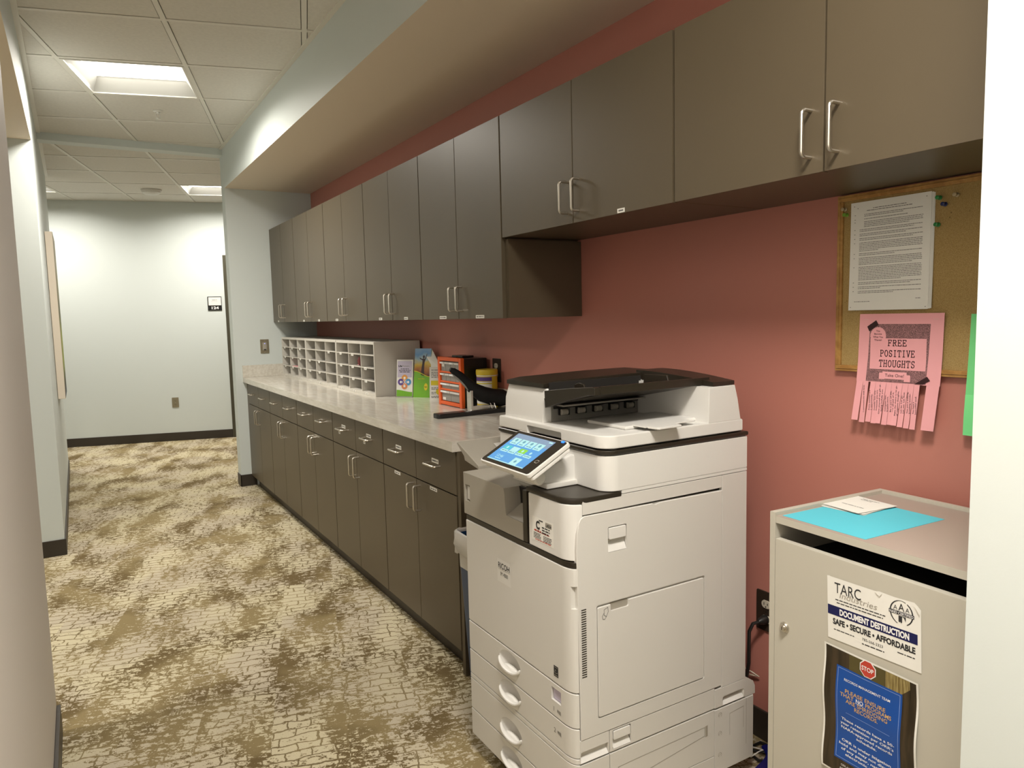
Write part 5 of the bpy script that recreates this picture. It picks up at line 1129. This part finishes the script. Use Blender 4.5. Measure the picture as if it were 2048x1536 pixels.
SLAB = {   # typewriter capitals on a 1 x 1 cell, drawn as strokes
 'F': [[(.2, 0), (.2, 1)], [(.2, 1), (.85, 1), (.85, .78)], [(.2, .52), (.6, .52)], [(.6, .62), (.6, .42)], [(.05, 0), (.42, 0)], [(.05, 1), (.2, 1)]],
 'R': [[(.2, 0), (.2, 1)], [(.05, 1), (.55, 1)] + arc(.55, .76, .25, .24, 90, -90, 8) + [(.2, .52)], [(.48, .52), (.82, 0), (.95, 0)], [(.05, 0), (.4, 0)]],
 'E': [[(.2, 0), (.2, 1)], [(.05, 1), (.85, 1), (.85, .78)], [(.2, .52), (.6, .52)], [(.6, .62), (.6, .42)], [(.05, 0), (.88, 0), (.88, .24)]],
 'P': [[(.2, 0), (.2, 1)], [(.05, 1), (.55, 1)] + arc(.55, .74, .28, .26, 90, -90, 8) + [(.2, .48)], [(.05, 0), (.45, 0)]],
 'O': [arc(.5, .5, .38, .5, 0, 360, 24)],
 'S': [arc(.5, .74, .30, .26, 20, 270, 12) + arc(.5, .25, .32, .25, 90, -160, 12), [(.8, .74), (.8, .98)], [(.19, .26), (.19, .02)]],
 'I': [[(.5, 0), (.5, 1)], [(.25, 0), (.75, 0)], [(.25, 1), (.75, 1)]],
 'T': [[(.5, 0), (.5, 1)], [(.1, .76), (.1, 1), (.9, 1), (.9, .76)], [(.3, 0), (.7, 0)]],
 'V': [[(.15, 1), (.5, 0), (.85, 1)], [(.0, 1), (.32, 1)], [(.68, 1), (1, 1)]],
 'H': [[(.2, 0), (.2, 1)], [(.8, 0), (.8, 1)], [(.2, .52), (.8, .52)], [(.07, 0), (.35, 0)], [(.07, 1), (.35, 1)], [(.65, 0), (.93, 0)], [(.65, 1), (.93, 1)]],
 'U': [[(.18, 1), (.18, .3)] + arc(.5, .3, .32, .3, 180, 360, 12) + [(.82, 1)], [(.03, 1), (.36, 1)], [(.66, 1), (.97, 1)]],
 'G': [arc(.5, .5, .38, .5, 50, 320, 18) + [(.84, .42)], [(.58, .44), (.96, .44)], [(.82, .8), (.82, 1)], [(.84, .44), (.84, .05)]],
}
def slab(b, s, uc, v, w_, h, n, wt):
    k = len(s); cw = w_/k
    for i, ch in enumerate(s):
        for st_ in SLAB[ch]: b.ribbon([(uc-w_/2+cw*i+cw*0.06+p[0]*cw*0.88, v+p[1]*h) for p in st_], wt, n)
def flyer():
    v0, v1 = 1.072, 1.3555; u0, u1 = -1.1680, -0.9515
    def wp(u, v): return 0.0195 + 0.010*max(0, (1.24-v)/0.17)
    t = None
    b = MB(FW); b.warp = wp
    def sheet(ua, ub, va, vb, lean=0.0, k=6):
        g = [[b.v(ua+(ub-ua)*i/4 + lean*(1-j/k), va+(vb-va)*j/k, 0) for i in range(5)] for j in range(k+1)]
        for j in range(k):
            for i in range(4): b.f([g[j][i], g[j][i+1], g[j+1][i+1], g[j+1][i]])
    sheet(u0-0.002, u1, 1.178, v1, -0.004, 10)
    t = b.build('tear_off_flyer', M['pinkpaper'], None, smooth_a=60); tag(t, 'pink free positive thoughts flyer with tear-off strips under the typed packet', 'flyer')
    strips = [(-1.1720, -1.1540, None, 0), (-1.1535, -1.1385, ['I communicate with love.'], 0)]
    txt = [['Every moment is a', 'n opportunity.'], ['Consider how very', 'fortunate you are.'], ['Give yourself the gift of', 'being joyfully you.'], ['Complain less,', 'breathe more.'], ['Be a part of life,', 'not afraid of it.'], ['Make the choice to let go', 'of negative thoughts.'], ['Let be. Let go.', 'Let see. Let flow.'], ['You are a walking,', 'breathing wonder.'], ['You have a', 'beautiful soul.']]
    sw = 0.0144; ua = -1.1325
    for i, x in enumerate(txt): strips.append((ua, ua+sw-0.0004, x, i+1)); ua += sw
    strips.append((-0.9870, -0.9560, None, 12))
    rd = random.Random(2)
    for (a, c, tx, i) in strips:
        b = MB(FW); dz = rd.uniform(0.0, 0.006) + (0.004 if i in (3, 6) else 0)
        b.warp = lambda u, v, dz=dz: 0.0195 + 0.010*max(0, (1.24-v)/0.17) + dz*max(0, (1.178-v)/0.1)
        vb = v0 + rd.uniform(-0.003, 0.003) - (0.003 if i > 5 else 0); sheet(a-0.001, c-0.001, vb, 1.178, -0.006, 6); s_ = b.build('tear_strip', M['pinkpaper'], t, smooth_a=60)
        if tx:
            b = MB(FW); b.warp = lambda u, v, dz=dz: 0.0202 + 0.010*max(0, (1.24-v)/0.17) + dz*max(0, (1.178-v)/0.1)
            for k, line in enumerate(tx): b.text(line, a + 0.0060 + 0.0060*k - 0.003 - (0 if len(tx) == 2 else -0.004), 1.105 if len(line) < 20 else 1.097, 0.0040, min(0.078, 0.0030*len(line)), 0, rot=PI/2 + 0.05)
            b.build('lettering', M['ink'], s_, smooth_a=0)
    # printed front
    b = MB(FW); b.warp = lambda u, v: wp(u, v) + 0.0004
    b.mi = 0; q = [(-1.1405, 1.3290), (-0.9835, 1.3290), (-0.9900, 1.1800), (-1.1475, 1.1800)]
    k = 8; Lf = [(q[3][0]+(q[0][0]-q[3][0])*i/k, q[3][1]+(q[0][1]-q[3][1])*i/k) for i in range(k+1)]; Rt = [(q[2][0]+(q[1][0]-q[2][0])*i/k, q[2][1]+(q[1][1]-q[2][1])*i/k) for i in range(k+1)]
    for i in range(k): b.poly([Lf[i], Rt[i], Rt[i+1], Lf[i+1]], 0)
    b.mi = 1; b.quad(-1.1385, -0.9920, 1.2125, 1.2925, 0.0005, 2, 20)
    cx, cy, r = -1.1175, 1.2985, 0.0215; b.poly([(cx + (r + (0.0009 if i % 2 else -0.0009))*math.cos(2*PI*i/56), cy + (r + (0.0009 if i % 2 else -0.0009))*1.06*math.sin(2*PI*i/56)) for i in range(56)], 0.0008)
    b.quad(-1.1020, -1.0385, 1.1885, 1.2070, 0.0006); b.quad(-1.1110, -1.0960, 1.1870, 1.2035, 0.0005); b.quad(-1.0450, -1.0290, 1.1835, 1.2005, 0.0005)
    b.mi = 2; b.poly([(-1.1480, 1.3225), (-1.1420, 1.3100), (-1.1165, 1.3270), (-1.1235, 1.3390)], 0.0011); b.poly([(-1.0180, 1.1795), (-0.9870, 1.2000), (-0.9790, 1.1900), (-0.9960, 1.1800)], 0.0011)
    slab(b, 'FREE', -1.0660, 1.2735, 0.051, 0.0145, 0.0010, 0.0019); slab(b, 'POSITIVE', -1.0655, 1.2460, 0.092, 0.0158, 0.0010, 0.0019); slab(b, 'THOUGHTS', -1.0660, 1.2195, 0.096, 0.0165, 0.0010, 0.0019)
    for s_, dv in (('You', 0.0105), ('Become', 0.0030), ('What You', -0.0050), ('Think!', -0.0130)): b.text(s_, cx, cy+dv, 0.0046, 0.0034*len(s_), 0.0012, align='c', bold=0.01)
    b.text('Take One!', -1.0700, 1.1940, 0.0082, 0.050, 0.0010, align='c')
    b.build('print', [M['half'], M['pinkpaper'], M['silh']], t, smooth_a=0)
    b = MB(FW); b.warp = wp
    for u in (-1.152, -0.971): b.quad(u-0.006, u+0.006, 1.3405, 1.3410, 0.0006)
    b.build('staple', M['nickel'], t, smooth_a=0)
flyer()
def green_sheet():
    b = MB(FW)
    g = []
    for j, (v, n, du) in enumerate(((1.352, 0.018, 0.0), (1.30, 0.019, -0.001), (1.23, 0.020, -0.003), (1.163, 0.022, -0.005), (1.1625, 0.0225, -0.005), (1.11, 0.028, -0.0045), (1.068, 0.030, -0.004))):
        g.append([b.v(-0.892 + du + 0.21*i/4, v, n) for i in range(5)])
    for A, B in zip(g, g[1:]):
        for i in range(4): b.f([B[i], B[i+1], A[i+1], A[i]])
    tag(b.build('green_sheet', M['greenpaper'], None, smooth_a=40), 'bright green sheet hanging from the board by the near wall', 'paper')
green_sheet()
def pin(u, v, m, label):
    Fm = frame(FW @ Vector((u, v, 0.0095)), (0, -1, 0), (0, 0, 1)); b = MB(Fm)
    b.lathe([(0.0008, 0), (0.0008, 0.006), (0.0052, 0.0062), (0.0055, 0.0075), (0.0032, 0.010), (0.0030, 0.015), (0.0048, 0.0175), (0.0048, 0.0195), (0.003, 0.0202)], n=14)
    tag(b.build('push_pin', M[m]), label, 'push pin', 'push pins in the cork')
pin(-1.2215, 1.6345, 'pinclear', 'clear push pin in the cork left of the typed packet, upper one'); pin(-1.2165, 1.6195, 'pinlime', 'lime green push pin left of the typed packet, below the clear one')
pin(-0.9735, 1.6290, 'pingreen', 'green push pin right of the packet, upper of the two green'); pin(-0.9605, 1.6120, 'pinblue', 'dark blue push pin in the cork right of the packet')
pin(-0.9755, 1.5660, 'pingreen', 'green push pin right of the packet, lower of the two green'); pin(-0.9340, 1.6300, 'pinclear', 'clear push pin farthest right in the visible cork')

# ------------------------------------------------------------------ cords behind the copier
def cords():
    t = thing('power_cord', 'thick black power cord running from the low outlet behind the copier', 'power cord', (1.79, 1.475, 0.40))
    b = MB(); b.tube([(1.797, 1.475, 0.404), (1.787, 1.475, 0.404), (1.772, 1.475, 0.404), (1.762, 1.476, 0.403)], [0.014, 0.015, 0.012, 0.006], 12); b.build('plug', M['blackcord'], t)
    b = MB(); b.tube([(1.765, 1.476, 0.403), (1.748, 1.485, 0.398), (1.735, 1.488, 0.375), (1.728, 1.483, 0.335), (1.725, 1.480, 0.28), (1.72, 1.49, 0.20), (1.70, 1.51, 0.09), (1.69, 1.53, 0.02), (1.70, 1.60, 0.008), (1.72, 1.75, 0.008)], 0.0055, 8); b.build('cord', M['blackcord'], t)
    b = MB(); b.tube([(1.70, 1.66, 0.30), (1.76, 1.56, 0.235), (1.79, 1.52, 0.212), (1.793, 1.498, 0.207), (1.79, 1.52, 0.203), (1.76, 1.58, 0.205), (1.70, 1.68, 0.19)], 0.0025, 6); tag(b.build('thin_cord', M['beigecord']), 'thin beige cord looped against the pink wall behind the copier', 'cord')
    b = MB(); b.tube([(1.62, 1.66, 0.08), (1.68, 1.53, 0.012), (1.72, 1.45, 0.008), (1.745, 1.41, 0.012), (1.72, 1.38, 0.008), (1.69, 1.41, 0.008), (1.70, 1.47, 0.008), (1.77, 1.47, 0.008), (1.785, 1.40, 0.008), (1.77, 1.30, 0.008)], 0.0045, 8); tag(b.build('floor_cord', M['blackcord']), 'black cord coiled on the carpet between copier and console', 'cord')
    b = MB(); b.tube([(1.665, 1.42, 0.022), (1.69, 1.412, 0.034), (1.715, 1.415, 0.030), (1.72, 1.45, 0.018), (1.70, 1.50, 0.010), (1.66, 1.56, 0.006)], 0.0018, 6); tag(b.build('white_wire', M['paper']), 'thin white wire curling above the blue cable on the carpet', 'wire')
    b = MB(); b.tube([(1.648, 1.372, 0.012), (1.70, 1.385, 0.012), (1.735, 1.40, 0.012), (1.76, 1.44, 0.012)], 0.011, 8, flat=(1.4, 0.7)); o = tag(b.build('blue_cable_sleeve', M['indigo']), 'dark blue cable sleeve on the carpet beside the copier foot', 'cable')
cords()
